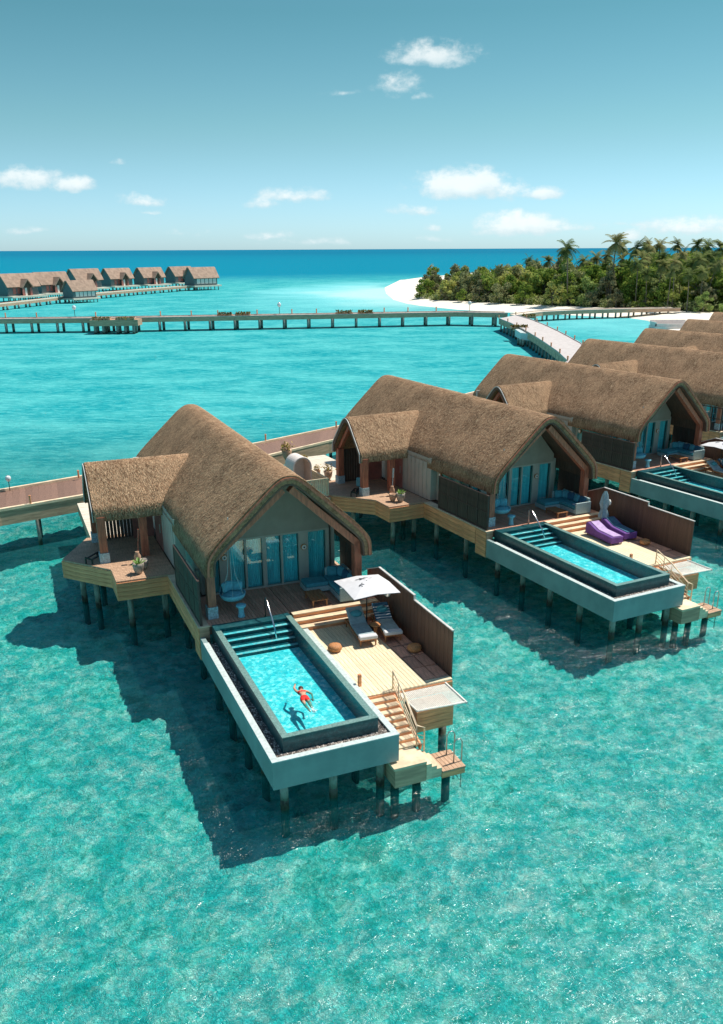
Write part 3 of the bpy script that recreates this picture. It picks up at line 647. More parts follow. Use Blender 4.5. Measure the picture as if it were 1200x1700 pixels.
    for k in range(7): p.box(.395, .418, 15.2 + .42 * k, 15.2 + .42 * k + .37, DECK, 4.3)
    p.build('wall_panel', 'wall_pale', hw)
    l = MB(); l.tube([(.75, 14.35, 3.75), (.69, 14.35, 3.75)], .13, 14); lo = l.build('wall_lamp', 'rattan', v); l = MB(); l.tube([(.69, 14.35, 3.75), (.675, 14.35, 3.75)], .09, 14); l.build('lamp_disc', 'lamp_white', lo)
    # left shutter screen and right screen
    s = MB(); s.bar((.10, 9.0, 3.97), (.10, 13.4, 3.97), .09, .07); s.bar((.10, 9.0, 2.30), (.10, 13.4, 2.30), .09, .07); s.bar((.10, 9.0, 3.15), (.10, 13.4, 3.15), .07, .05)
    for k in range(6): y = 9.0 + .88 * k; s.bar((.10, y, 2.26), (.10, y, 3.99), .08, .08)
    scn = s.build('shutter_screen', 'dark_slat', v)
    mb = MB(); mb.box(-.012, .012, -.065, .065, -.82, .82); me = mb.mesh('shutter_slat', 'dark_slat')
    for k in range(29): mobj('shutter_slat', me, scn, (.10, 9.12 + .15 * k, 3.14), (0, 0, .35))
    s = MB(); s.bar((6.62, 9.7, 4.25), (6.62, 11.8, 4.25), .06, .06); rs = s.build('side_screen', 'cap_metal', v)
    mb = MB(); mb.box(-.02, .02, -.33, .33, -.97, .97); me = mb.mesh('screen_panel', 'dark_slat')
    for k in range(3): mobj('screen_panel', me, rs, (6.62, 10.1 + .68 * k, 3.25))
    # portal frame
    inn = [(RIDGE_A + x, z) for x, z in prof_offset(MAIN, -.40)]
    for sx, nm in ((-1, 'l'), (1, 'r')):
        xx = RIDGE_A + sx * (3.02 if sx < 0 else 2.78); s = MB(); s.box(xx - .15, xx + .15, 9.42, 9.74, 2.73, 4.50); pp = s.build('portal_post', 'red_wood', v)
        s = MB(); s.box(xx - .19, xx + .19, 9.38, 9.78, DECK, 2.73); s.build('stone_base', 'stone_base', pp)
        s = MB(); s.bar((xx, 9.58, 4.42), (RIDGE_A + sx * .15, 9.58, 6.86), .26, .32, up=(0, 1, 0)); s.build('portal_rafter', 'red_wood', v)
    # roofs
    mf = lambda x, s, z: (RIDGE_A + x, s, z)
    rs_ = roof_shell(MAIN, 0, B0, B1, .30, mf, 'main_roof', 'thatch', v)
    for p in rs_.data.polygons: pass
    surf = surf_profile(MAIN, 0, B0, B1, lambda x, s, z: np.stack([RIDGE_A + x, s, z], 1), lambda x, z: np.stack([x, np.zeros_like(x), z], 1))
    thatch_blades('thatch_straw', surf, 70000, .17, .012, 3, rs_)
    # soffit and verge boards
    i1 = prof_offset(MAIN, -.305); i2 = prof_offset(MAIN, -.40)
    def ribbon(pa, pb, y0, y1, name, mat):
        n = len(pa); mb = MB()
        for y in (y0, y1): mb.v += [(RIDGE_A + x, y, z) for x, z in pa] + [(RIDGE_A + x, y, z) for x, z in pb]
        for k in range(n - 1): mb.f += [(k, n + k, n + k + 1, k + 1), (2 * n + k, 2 * n + k + 1, 3 * n + k + 1, 3 * n + k), (k, k + 1, 2 * n + k + 1, 2 * n + k), (n + k, 3 * n + k, 3 * n + k + 1, n + k + 1)]
        mb.f += [(0, 2 * n, 3 * n, n), (n - 1, 2 * n - 1, 4 * n - 1, 3 * n - 1)]
        return mb.build(name, mat, v)
    ribbon(prof_offset(MAIN, -.07), prof_offset(MAIN, -.15), B0 - .05, B0 + .06, 'verge_board', 'red_wood')
    ribbon(prof_offset(MAIN, -.15), prof_offset(MAIN, -.33), B0 + .02, B0 + .10, 'verge_board', 'soffit')
    ribbon(prof_offset(MAIN, -.31), prof_offset(MAIN, -.38), B0, B1 - .1, 'roof_lining', 'soffit')
    ribbon(prof_offset(MAIN, -.06), prof_offset(MAIN, -.34), B1 + .005, B1 + .045, 'verge_board', 'soffit')
    # porch roof
    mfp = lambda x, s, z: (s, PR_B + x, z)
    pr_ = roof_shell(PORCH, 0, PA0, PA1, .24, mfp, 'porch_roof', 'thatch', v)
    surf = surf_profile(PORCH, 0, PA0, PA1 - .1, lambda x, s, z: np.stack([s, PR_B + x, z], 1), lambda x, z: np.stack([np.zeros_like(x), x, z], 1))
    thatch_blades('thatch_straw', surf, 16000, .17, .012, 4, pr_)
    n = len(PORCH); vb = MB(); pa = prof_offset(PORCH, -.05); pb = prof_offset(PORCH, -.27)
    for y in (PA0 - .045, PA0 - .005): vb.v += [(y, PR_B + x, z) for x, z in pa] + [(y, PR_B + x, z) for x, z in pb]
    for k in range(n - 1): vb.f += [(k, n + k, n + k + 1, k + 1), (2 * n + k, 2 * n + k + 1, 3 * n + k + 1, 3 * n + k), (k, k + 1, 2 * n + k + 1, 2 * n + k), (n + k, 3 * n + k, 3 * n + k + 1, n + k + 1)]
    vb.build('verge_board', 'soffit', v)
    s = MB()                                       # pale drip edge on the porch gable
    for k in range(n - 1):
        if PORCH[k][0] < -.2 or True: s.bar((PA0 - .06, PR_B + pa[k][0], pa[k][1]), (PA0 - .06, PR_B + pa[k + 1][0], pa[k + 1][1]), .03, .05)
    s.build('gable_trim', 'cap_metal', v)
    s = MB()
    for sgn in (-1, 1): s.bar((PA0 + .3, PR_B + sgn * 1.5, 4.25), (PA0 + .3, PR_B + sgn * .05, 5.85), .2, .2, up=(1, 0, 0))
    s.build('porch_rafter', 'red_wood', v)
    for x, y in ((-2.25, 17.42), (-2.25, 20.5)):
        s = MB(); s.box(x - .17, x + .17, y - .17, y + .17, 2.72, 4.32); pp = s.build('porch_column', 'red_wood', v)
        s = MB(); s.box(x - .21, x + .21, y - .21, y + .21, DECK, 2.72); s.build('stone_base', 'stone_base', pp)
    s = MB(); s.box(-.55, .40, 20.30, 20.42, DECK, 4.6); s.build('porch_wall', 'red_panel', v)
    s = MB(); s.box(-.62, -.30, 17.45, 17.75, DECK, 4.4); s.build('door_jamb', 'red_wood', v)
    s = MB(); s.box(.37, .415, 17.8, 19.6, DECK, 4.3); dr = s.build('entry_door', 'red_panel', v); s = MB(); s.tube([(.34, 18.0, 3.1), (.34, 18.0, 3.5)], .02); s.build('door_handle', 'steel', dr)
    s = MB()
    for k in range(11): s.box(-2.05 + .16 * k, -2.05 + .16 * k + .135, 20.62, 20.70, DECK, 4.2)
    s.build('slat_screen', 'dark_slat', v)
    # porch deck
    pd = [(-3.95, 18.45), (-2.11, 16.30), (-2.11, 14.72), (.34, 14.72), (.34, 21.2), (-2.6, 21.2)]
    s = MB(); s.prism(pd, 1.42, 2.20); po = s.build('porch_deck', 'grey_fascia', v)
    # boards clipped to the deck outline, laid across
    y = 14.72; k = 0
    while y < 21.2 - .01:
        y1 = min(y + .2, 21.2); ym = (y + y1) / 2
        def lx(yy): return -2.11 if yy < 16.3 else (-2.11 + (yy - 16.3) / 2.15 * -1.84 if yy < 18.45 else -3.95 + (yy - 18.45) / 2.75 * 1.35)
        xa, xb = lx(y + 1e-4), lx(y1 - 1e-4); s = MB(); e = .008
        s.add([(xa - .03, y + e, 2.20), (.34, y + e, 2.20), (.34, y1 - e, 2.20), (xb - .03, y1 - e, 2.20), (xa - .03, y + e, DECK), (.34, y + e, DECK), (.34, y1 - e, DECK), (xb - .03, y1 - e, DECK)],
              [(0, 3, 2, 1), (4, 5, 6, 7), (0, 1, 5, 4), (1, 2, 6, 5), (2, 3, 7, 6), (3, 0, 4, 7)])
        s.build('plank', 'porch_wood', po); y = y1
    for (p, q, nb) in (((-3.98, 18.46), (-2.13, 16.28), 4), ((-2.135, 16.28), (-2.135, 14.70), 4), ((-2.13, 14.69), (.34, 14.69), 4), ((-2.62, 21.2), (-3.98, 18.46), 4)):
        board_stack(po, 'fascia_wood', p, q, 1.42, 2.20, nb, .04)
    # entry path to the jetty
    s = MB(); s.box(-2.45, .0, 21.2, 27.6, 1.7, 2.19); pth = s.build('entry_path', 'grey_fascia', v); plank_run(pth, 'path_wood', -2.45, .0, 21.2, 27.6, DECK - .005, .06, .32, 'x')
    # piles
    ps = [(.42, .42, .95), (1.92, .42, .95), (3.42, .42, .95)] + [(x, y, .95) for y in (2.4, 4.4, 6.4, 8.4) for x in (.42, 3.42)] + \
         [(6.5, 2.3, .62), (5.4, 2.3, .62), (3.8, .2, .3), (5.5, .15, .25), (4.5, .15, .25), (6.6, 5.2, 1.42), (6.6, 8.2, 1.42), (.5, 11.3, 1.4), (6.6, 11.3, 1.5), (.5, 14.2, 1.4), (6.6, 15., 1.5), (3.6, 12., 1.5), (3.6, 16., 1.5), (.6, 18., 1.5), (6.6, 19., 1.5), (.6, 23.5, 1.5), (6.6, 23.5, 1.5),
          (-1.6, 15.3, 1.42), (-.1, 15.6, 1.42), (-2.7, 17.9, 1.42), (-3.2, 18.9, 1.42), (-2.2, 20.6, 1.42), (-2.2, 24.5, 1.7), (-.3, 24.5, 1.7)]
    for x, y, zt in ps:
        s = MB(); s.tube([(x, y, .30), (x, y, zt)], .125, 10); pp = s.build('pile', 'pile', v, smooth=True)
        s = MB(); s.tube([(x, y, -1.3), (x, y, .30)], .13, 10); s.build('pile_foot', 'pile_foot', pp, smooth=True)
    return v

VL = {1: 'nearest thatched water villa with a swimmer in its pool', 2: 'second thatched water villa, with purple loungers on its sun deck', 3: 'third thatched water villa from the front, white umbrella at its pool',
      4: 'fourth thatched water villa, its roof right behind the third', 5: 'fifth thatched water villa roof, between the curved walkway and the right edge', 6: 'sixth thatched water villa roof, small against the lagoon', 7: 'farthest thatched roof of the right-hand row, near the beach'}
villa1 = make_villa()
villas = {}
for k in range(1, 8):
    skip = () if k < 4 else ('plank', 'gravel', 'duckboard_tile', 'shutter_slat', 'hammock_net')
    vv = villa1 if k == 1 else copy_tree(villa1, skip)
    vv.location = (VF[k][0], VF[k][1], 0); vv.rotation_euler = (0, 0, VF[k][2]); tag(vv, VL[k], 'villa', 'thatched water villas along the jetty'); villas[k] = vv

def place(root, k, a, b, z, rz=0.):
    p = vl(k, a, b, z); root.location = p; root.rotation_euler = (0, 0, VF[k][2] + rz); return root

# privacy fences
def make_fence():
    t = thing('privacy_fence', '', 'fence')
    mb = MB(); mb.box(-.022, .022, -.066, .066, 0, 1.0); me = mb.mesh('fence_board', 'fence_wood')
    y = 2.82; i = 0
    while y < 9.85:
        top = 3.42 if y < 5.6 else (3.60 if y < 8.7 else 3.60 - (y - 8.7) * .40)
        o = mobj('fence_board', me, t, (7.03 + (.004 if i % 2 else 0), y, 1.40)); o.scale = (1, 1, top - 1.40); y += .142; i += 1
    c = MB(); c.bar((7.03, 2.74, 3.435), (7.03, 5.6, 3.435), .08, .035); c.bar((7.03, 5.6, 3.615), (7.03, 8.7, 3.615), .08, .035); c.bar((7.03, 8.7, 3.615), (7.03, 9.9, 3.13), .08, .035); c.bar((7.03, 5.6, 3.42), (7.03, 5.6, 3.63), .08, .03)
    c.build('fence_cap', 'cap_metal', t)
    c = MB()
    for k in range(6): c.box(7.055, 7.12, 2.9 + 1.3 * k, 3.0 + 1.3 * k, 1.42, 3.3)
    c.build('fence_post', 'fence_wood', t)
    return t
f0 = make_fence()
FL = {1: 'dark brown board fence along the right edge of the nearest sun deck', 2: 'dark brown board fence behind the purple loungers', 3: 'dark brown board fence behind the white umbrella at the right edge'}
for k in (1, 2, 3):
    f = f0 if k == 1 else copy_tree(f0)
    place(f, k, 0, 0, 0); tag(f, FL[k], 'fence', 'privacy fences beside the sun decks')

# ------------------------------------------------------------------ furniture
def cushion(mb, x0, x1, y0, y1, z0, z1):
    mb.box(x0, x1, y0, y1, z0, z1)
def make_lounger(cover, pillow, stripe):
    t = thing('sun_lounger', '', 'sun lounger')          # +y towards the head
    f = MB(); f.box(-.33, .33, -1.05, .2, .24, .30); f.box(-.33, -.28, .2, .95, .24, .30); f.box(.28, .33, .2, .95, .24, .30); f.box(-.33, .33, .90, .95, .24, .30); f.build('frame', 'teak', t)
    for x in (-.28, .28):
        for y in (-.98, .85): l = MB(); l.tube([(x, y, .0), (x, y, .26)], [.025, .035], 7); l.build('leg', 'teak', t)
    m = MB(); m.box(-.31, .31, -1.06, .22, .30, .40); m.build('mattress', cover, t, bevel=.03)
    b = MB(); b.prism_xz([(0, 0), (.1, 0), (.1, 0), (0, 0)], 0, 0) if False else None
    b = MB(); y0, z0, y1, z1 = .20, .30, .92, .72
    for (ya, za) in ((y0, z0), (y1, z1)): pass
    dy, dz = y1 - y0, z1 - z0; L = math.hypot(dy, dz); ny, nz = -dz / L * .10, dy / L * .10
    vs = [(x, y0, z0) for x in (-.31, .31)] + [(x, y1, z1) for x in (-.31, .31)] + [(x, y0 + ny, z0 + nz) for x in (-.31, .31)] + [(x, y1 + ny, z1 + nz) for x in (-.31, .31)]
    b.add(vs, [(0, 2, 3, 1), (4, 5, 7, 6), (0, 1, 5, 4), (2, 6, 7, 3), (0, 4, 6, 2), (1, 3, 7, 5)]); b.build('backrest', stripe or cover, t, bevel=.03)
    if stripe:
        for k in range(5):
            s = MB(); q = .12 + .15 * k; yy, zz = y0 + dy * q + ny * 1.04, z0 + dz * q + nz * 1.04
            s.bar((-.30, yy, zz), (.30, yy, zz), .05, .012, up=(0, ny, nz)); s.build('stripe', 'white_fabric', t)
    p = MB(); p.lathe([(0, -.07), (.14, -.06), (.2, 0), (.14, .06), (0, .07)], (0, 0, 0), 14); po = p.build('pillow', pillow, t, smooth=True); po.location = (0, .52, .66); po.rotation_euler = (.5, 0, 0); po.scale = (1.15, .8, 1)
    w_ = MB(); w_.box(-.33, .33, -1.08, -.82, .295, .425); w_.build('foot_towel', 'white_fabric', t, bevel=.02)
    return t
lg = make_lounger('grey_fabric', 'teal_fabric', None); place(lg, 1, 5.50, 6.95, SD, -.10); tag(lg, 'grey sun lounger with a teal pillow under the umbrella, left of the pair', 'sun lounger', 'sun loungers on the sun decks')
lg2 = make_lounger('grey_fabric', 'teal_fabric', 'navy_fabric'); place(lg2, 1, 6.52, 6.95, SD, -.14); tag(lg2, 'grey sun lounger with a striped navy and white back, against the brown fence', 'sun lounger', 'sun loungers on the sun decks')
lg3 = copy_tree(lg); place(lg3, 3, 5.4, 6.8, SD, -.1); tag(lg3, 'teal-cushioned sun lounger beside the far pool at the right edge', 'sun lounger', 'sun loungers on the sun decks')
lg4 = copy_tree(lg2); place(lg4, 3, 6.4, 6.8, SD, -.14); tag(lg4, 'white-striped sun lounger under the far umbrella at the right edge', 'sun lounger', 'sun loungers on the sun decks')
def make_covered(c1, c2):
    t = thing('sun_lounger', '', 'sun lounger')
    prof = [(-1.05, .08), (-1.05, .40), (.1, .42), (.85, .66), (.98, .58), (.98, .08)]
    b = MB(); n = len(prof); vs = [(-.36, y, z) for y, z in prof] + [(.36, y, z) for y, z in prof]
    b.add(vs, [tuple(range(n)), tuple(range(2 * n - 1, n - 1, -1))] + [(i, (i + 1) % n, n + (i + 1) % n, n + i) for i in range(n)]); b.build('cover', c1, t, bevel=.03)
    s = MB()
    for (ya, za), (yb, zb) in (((-1.0, .412), (.1, .432)), ((.1, .432), (.8, .655))):
        s.add([(-.2, ya, za), (.26, ya, za), (.26, yb, zb), (-.2, yb, zb), (-.2, ya, za + .02), (.26, ya, za + .02), (.26, yb, zb + .02), (-.2, yb, zb + .02)], [(0, 3, 2, 1), (4, 5, 6, 7), (0, 1, 5, 4), (1, 2, 6, 5), (2, 3, 7, 6), (3, 0, 4, 7)])
    s.build('towel', c2, t)
    for x in (-.3, .3):
        for y in (-.98, .85): l = MB(); l.tube([(x, y, .0), (x, y, .1)], .03, 6); l.build('leg', 'teak', t)
    return t
cv1 = make_covered('purple_fabric', 'lilac_fabric'); place(cv1, 2, 5.25, 6.55, SD, -.08); tag(cv1, 'sun lounger under a purple cover with a lilac towel, beside the second pool', 'sun lounger', 'sun loungers on the sun decks')
cv2 = make_covered('purple_fabric', 'navy_fabric'); place(cv2, 2, 6.35, 6.75, SD, -.12); tag(cv2, 'sun lounger under a dark purple cover, nearest the second brown fence', 'sun lounger', 'sun loungers on the sun decks')

def make_umbrella():
    t = thing('parasol', '', 'umbrella')
    zt = 1.95; p = MB(); p.tube([(0, 0, 0), (0, 0, zt)], .028, 8); p.build('pole', 'black_metal', t); b = MB(); b.lathe([(.28, 0), (.28, .05), (.05, .08)]); b.build('base', 'black_metal', t)
    hx, hy, ze = .90, 1.0, 1.70
    c = MB(); nn = 8; vs = []; fs = []
    for i in range(nn + 1):
        for j in range(nn + 1):
            x = -1 + 2 * i / nn; y = -1 + 2 * j / nn; m_ = max(abs(x), abs(y)); z = zt - (zt - ze) * m_ ** 1.25 * (.72 + .28 * min(abs(x), abs(y)) / max(m_, .01)); vs.append((x * hx, y * hy, z))
    for i in range(nn):
        for j in range(nn): a = i * (nn + 1) + j; fs.append((a, a + nn + 1, a + nn + 2, a + 1))
    k = len(vs); vs += [(x, y, z - .02) for x, y, z in vs]; fs += [tuple(reversed([q + k for q in f])) for f in list(fs)]
    c.add(vs, fs); co = c.build('canopy', 'white_fabric', t)
    for i, (sx, sy) in enumerate(((1, 1), (-1, 1), (1, -1), (-1, -1))): r = MB(); r.bar((0, 0, zt - .06), (sx * hx * .97, sy * hy * .97, ze - .03), .018); r.build('rib', 'black_metal', t)
    def zc(x, y):
        x /= hx; y /= hy; m_ = max(abs(x), abs(y)); return zt - (zt - ze) * m_ ** 1.25 * (.72 + .28 * min(abs(x), abs(y)) / max(m_, .01)) + .012
    e = MB()                                            # printed emblem: two little figures and a line of strokes
    def stroke(pts, w_=.022):
        for (xa, ya), (xb, yb) in zip(pts[:-1], pts[1:]):
            d = Vector((xb - xa, yb - ya)); 
            if d.length < 1e-5: continue
            nn_ = Vector((-d.y, d.x)).normalized() * w_ / 2
            e.add([(xa + nn_.x, ya + nn_.y, zc(xa + nn_.x, ya + nn_.y)), (xa - nn_.x, ya - nn_.y, zc(xa - nn_.x, ya - nn_.y)), (xb - nn_.x, yb - nn_.y, zc(xb - nn_.x, yb - nn_.y)), (xb + nn_.x, yb + nn_.y, zc(xb + nn_.x, yb + nn_.y))], [(0, 1, 2, 3)])
    stroke([(-.30, .34), (-.18, .30), (-.10, .38), (.02, .36), (.10, .44), (.22, .40)], .05); stroke([(-.2, .20), (-.05, .26), (.05, .22)], .04); stroke([(-.12, .46), (-.06, .34), (-.16, .28)], .035)
    stroke([(.18, .26), (.34, .30)], .03); stroke([(-.42, -.30), (-.36, -.20), (-.28, -.18), (-.2, -.26)], .035); stroke([(-.36, -.20), (-.30, -.36)], .03); stroke([(-.28, -.18), (-.22, -.1)], .03)
    e.build('emblem', 'print_black', t)
    fl = MB(); fl.lathe([(0, -.02), (.14, -.02), (.16, 0), (.14, .02), (0, .02)], (0, 0, 0), 16); fo = fl.build('hanging_disc', 'rope_white', t); fo.location = (.74, -.2, 1.42); fo.rotation_euler = (R(70), 0, R(20))
    return t
um = make_umbrella(); place(um, 1, 5.93, 7.35, SD); tag(um, 'square white umbrella open over the two loungers of the nearest villa', 'umbrella', 'white parasols on the sun decks')
um3 = copy_tree(um); place(um3, 3, 6.0, 7.3, SD, .1); tag(um3, 'white umbrella cut by the right edge, open over the third villa', 'umbrella', 'white parasols on the sun decks')
t = thing('parasol', 'closed grey-blue umbrella standing before the second brown fence', 'umbrella'); place(t, 2, 6.25, 7.75, SD)
p = MB(); p.tube([(0, 0, 0), (0, 0, 2.0)], .028, 8); p.build('pole', 'black_metal', t)
p = MB(); nn = 12; prof = [(.05, 1.98), (.12, 1.8), (.20, 1.35), (.13, 1.05), (.22, .75), (.20, .62), (.1, .55)]
vs = [((r * (1.25 if k % 2 else .75)) * math.cos(2 * math.pi * k / nn), (r * (1.25 if k % 2 else .75)) * math.sin(2 * math.pi * k / nn), z) for r, z in prof for k in range(nn)]
p.add(vs, [(i * nn + k, i * nn + (k + 1) % nn, (i + 1) * nn + (k + 1) % nn, (i + 1) * nn + k) for i in range(len(prof) - 1) for k in range(nn)]); p.build('folded_canopy', 'grey_fabric', t)
p = MB(); p.tube([(.18, -.1, 1.4), (.24, -.12, 1.4)], .14, 14); p.build('hanging_disc', 'rope_white', t)

def pouf(k, a, b, label):
    m_ = MB(); m_.lathe([(0, 0), (.16, .0), (.24, .07), (.26, .14), (.22, .23), (.12, .27), (0, .26)], (0, 0, 0), 18); o = m_.build('pouf', 'rattan', None, smooth=True); place(o, k, a, b, SD); tag(o, label, 'pouf', 'round rattan poufs')
pouf(1, 4.17, 6.08, 'round orange rattan pouf beside the nearest pool'); pouf(1, 6.73, 4.95, 'round orange rattan pouf on the dark deck tiles by the nearest fence'); pouf(2, 6.40, 4.95, 'round orange rattan pouf in front of the second brown fence')
t = thing('side_table', 'small red-brown round table between the two loungers of the nearest villa', 'table'); place(t, 1, 6.02, 6.75, SD)
m_ = MB(); m_.lathe([(.2, .40), (.2, .44), (0, .44)]); m_.build('table_top', 'rattan', t); m_ = MB(); m_.lathe([(.15, 0), (.05, .2), (.12, .40)]); m_.build('pedestal', 'rattan', t)

def make_sofa():
    t = thing('corner_sofa', '', 'sofa')
    f = MB(); f.box(0, .92, 0, 2.1, .06, .26); f.box(-.95, 0, 1.25, 2.1, .06, .26); f.build('base_frame', 'wicker_white', t)
    c = MB(); c.box(.02, .75, .04, 1.22, .26, .42); c.build('seat_cushion', 'teal_fabric', t, bevel=.04)
    c = MB(); c.box(.02, .75, 1.24, 2.05, .26, .42); c.build('seat_cushion', 'teal_fabric', t, bevel=.04)
    c = MB(); c.box(-.93, .0, 1.27, 2.06, .26, .42); c.build('seat_cushion', 'teal_fabric', t, bevel=.04)
    b = MB(); b.box(.82, .92, 0, 2.1, .26, .78); b.box(.1, .92, 2.02, 2.1, .26, .74); b.build('back_frame', 'wicker_white', t)
    a = MB(); a.box(.0, .92, -.08, 0, .06, .62); a.build('arm', 'wicker_white', t)
    for x, y, m2, rz in ((.70, .35, 'navy_fabric', .1), (.70, .80, 'blue_fabric', -.1), (.68, 1.25, 'navy_fabric', .15), (.66, 1.70, 'blue_fabric', .3), (.35, 1.88, 'teal_fabric', 1.3)):
        p = MB(); p.box(-.07, .07, -.21, .21, -.2, .2); o = p.build('back_cushion', m2, t, bevel=.06); o.location = (x, y, .62); o.rotation_euler = (0, .25, rz)
    p = MB(); p.box(.18, .5, .25, .5, .42, .45); p.build('folded_towel', 'white_fabric', t)
    return t
SL = {1: 'teal corner sofa with cushions beside the glass wall of the nearest villa', 2: 'teal corner sofa under the second villa\'s roof', 3: 'teal corner sofa under the third villa\'s roof'}
TL = {1: 'low teak coffee table in front of the nearest corner sofa', 2: 'low teak coffee table before the second villa\'s sofa', 3: 'low teak coffee table before the third villa\'s sofa'}
s0 = make_sofa()
def make_ctable():
    t = thing('coffee_table', '', 'table'); mb = MB(); mb.box(-.075, .075, -.55, .55, -.03, 0); me = mb.mesh('slat', 'teak')
    for i in range(4): mobj('slat', me, t, (-.25 + .165 * i, 0, .27))
    for x in (-.27, .27):
        for y in (-.48, .48): l = MB(); l.box(x - .03, x + .03, y - .03, y + .03, 0, .24); l.build('leg', 'teak', t)
    return t
ct0 = make_ctable()
def make_swing():
    t = thing('hanging_chair', '', 'swing chair')
    b = MB(); b.lathe([(.05, .0), (.38, .03), (.46, .12), (.50, .26), (.47, .26), (.42, .14), (.05, .08)], (0, 0, 0), 22); b.build('basket', 'wicker_blue', t, smooth=True)
    n_ = 20; vs = []; fs = []
    for k in range(n_ + 1):
        a = math.pi * .12 + math.pi * (.76) * k / n_ ; hgt_ = .26 + .26 * math.sin(math.pi * k / n_)
        for z in (.2, hgt_ + .05): vs.append((.49 * math.cos(a), .49 * math.sin(a), z))
        for z in (hgt_ + .05, .2): vs.append((.44 * math.cos(a), .44 * math.sin(a), z))
    for k in range(n_): 
        for q in range(4): fs.append((k * 4 + q, k * 4 + (q + 1) % 4, (k + 1) * 4 + (q + 1) % 4, (k + 1) * 4 + q))
    b = MB(); b.add(vs, fs); b.build('basket_back', 'wicker_blue', t)
    c = MB(); c.lathe([(0, .12), (.38, .12), (.42, .18), (.38, .26), (0, .27)], (0, 0, 0), 20); c.build('seat_cushion', 'blue_fabric', t, smooth=True)
    for x, y, rz in ((-.20, .16, .5), (.03, .24, 0), (.25, .12, -.6)): p = MB(); p.box(-.19, .19, -.06, .06, -.19, .19); o = p.build('back_cushion', 'blue_fabric', t, bevel=.05); o.location = (x, y, .46); o.rotation_euler = (-.3, 0, rz)
    for k in range(6):
        a = 2 * math.pi * k / 6 + .2; r = MB(); r.tube([(.45 * math.cos(a), .45 * math.sin(a), .26), (.16 * math.cos(a), .16 * math.sin(a), 1.0), (.05 * math.cos(a), .05 * math.sin(a), 2.3)], .009, 5); r.build('rope', 'wicker_white', t)
    r = MB(); r.tube([(0, 0, 2.28), (0, 0, 3.2)], .02, 5); r.build('hanger', 'wicker_white', t)
    return t
sw0 = make_swing()
def make_stool():
    m_ = MB(); m_.lathe([(.13, 0), (.14, .03), (.11, .10), (.10, .30), (.13, .38), (.19, .42), (.19, .48), (0, .49)], (0, 0, 0), 18); return m_.build('stool', 'wicker_blue', None, smooth=True)
st0 = make_stool()
WL = {1: 'round blue hanging basket chair on ropes beside the nearest pool', 2: 'blue hanging basket chair at the second villa\'s left post', 3: 'blue hanging basket chair at the third villa\'s left post'}
KL = {1: 'pale blue waisted stool in front of the nearest hanging chair', 2: 'pale blue waisted stool by the second villa\'s hanging chair', 3: 'pale blue waisted stool by the third villa\'s hanging chair'}
for k in (1, 2, 3):
    s = s0 if k == 1 else copy_tree(s0); place(s, k, 5.50, 9.0, DECK, -.03); tag(s, SL[k], 'sofa', 'corner sofas on the upper decks')
    s = ct0 if k == 1 else copy_tree(ct0); place(s, k, 4.72, 9.50, DECK, -.05); tag(s, TL[k], 'table', 'coffee tables on the upper decks')
    s = sw0 if k == 1 else copy_tree(sw0); place(s, k, 1.55, 9.95, DECK + .45, .1); tag(s, WL[k], 'swing chair', 'hanging basket chairs')
    s = st0 if k == 1 else copy_tree(st0); place(s, k, 1.66, 9.2, DECK); tag(s, KL[k], 'stool', 'waisted stools by the pools')

# potted plants on the porch corners
def make_pot(mat, plant=True, h=.48, r=.24):
    t = thing('potted_plant' if plant else 'clay_pot', '', 'plant' if plant else 'pot')
    p = MB(); p.lathe([(r * .5, 0), (r * .8, h * .3), (r, h * .75), (r * 1.02, h), (r * .9, h), (r * .85, h * .8), (0, h * .8)], (0, 0, 0), 18); p.build('pot', mat, t, smooth=True)
    if plant:
        g = random.Random(3)
        for i in range(16):
            a = g.uniform(0, 6.28); L = g.uniform(.25, .42); el = g.uniform(.35, 1.3); lf = MB(); c = Vector((math.cos(a) * math.cos(el), math.sin(a) * math.cos(el), math.sin(el))); s = Vector((-math.sin(a), math.cos(a), 0)) * .035
            b0 = Vector((math.cos(a) * .05, math.sin(a) * .05, h * .8)); m1 = b0 + c * L * .55; tp = b0 + c * L + Vector((0, 0, -.05)); lf.add([b0, m1 + s * 1.3, tp, m1 - s * 1.3], [(0, 1, 2), (0, 2, 3)]); lf.build('leaf', 'leaf_bright', t)
    return t
PP = {1: 'grey bowl planter with bright green succulent on the nearest porch corner', 2: 'tan bowl planter with bright green succulent on the second villa\'s porch'}
pt0 = make_pot('clay_grey')
for k in (1, 2):
    s = pt0 if k == 1 else copy_tree(pt0); place(s, k, -1.12, 15.35, DECK); tag(s, PP[k], 'plant', 'succulent planters on the porches')
pt1 = make_pot('clay_grey', False, .42, .2); place(pt1, 1, -.82, 15.85, DECK); tag(pt1, 'dark grey clay pot behind the nearest planter', 'pot', 'clay pots on the porches')
pt2 = make_pot('clay_tan', False, .42, .2); place(pt2, 2, -1.45, 15.62, DECK); tag(pt2, 'tan clay pot just left of the second villa\'s planter', 'pot', 'clay pots on the porches')
def oar(k, label, m2):
    t = thing('oar_jar', label, 'jar'); place(t, k, -.95, 16.6, DECK)
    p = MB(); p.lathe([(.08, 0), (.14, .15), (.15, .35), (.08, .5), (.09, .56), (.05, .56), (0, .5)], (0, 0, 0), 14); p.build('jar', 'clay_tan', t, smooth=True)
    o = MB(); o.bar((0, 0, .1), (.1, .1, 1.0), .03); o.bar((.1, .1, 1.0), (.16, .16, 1.5), .03, .14); o.build('oar', m2, t)
oar(1, 'tall tan jar holding an oar, by the nearest porch door', 'red_wood'); oar(2, 'tall tan jar holding a blue oar before the second villa\'s red wall', 'wicker_white')
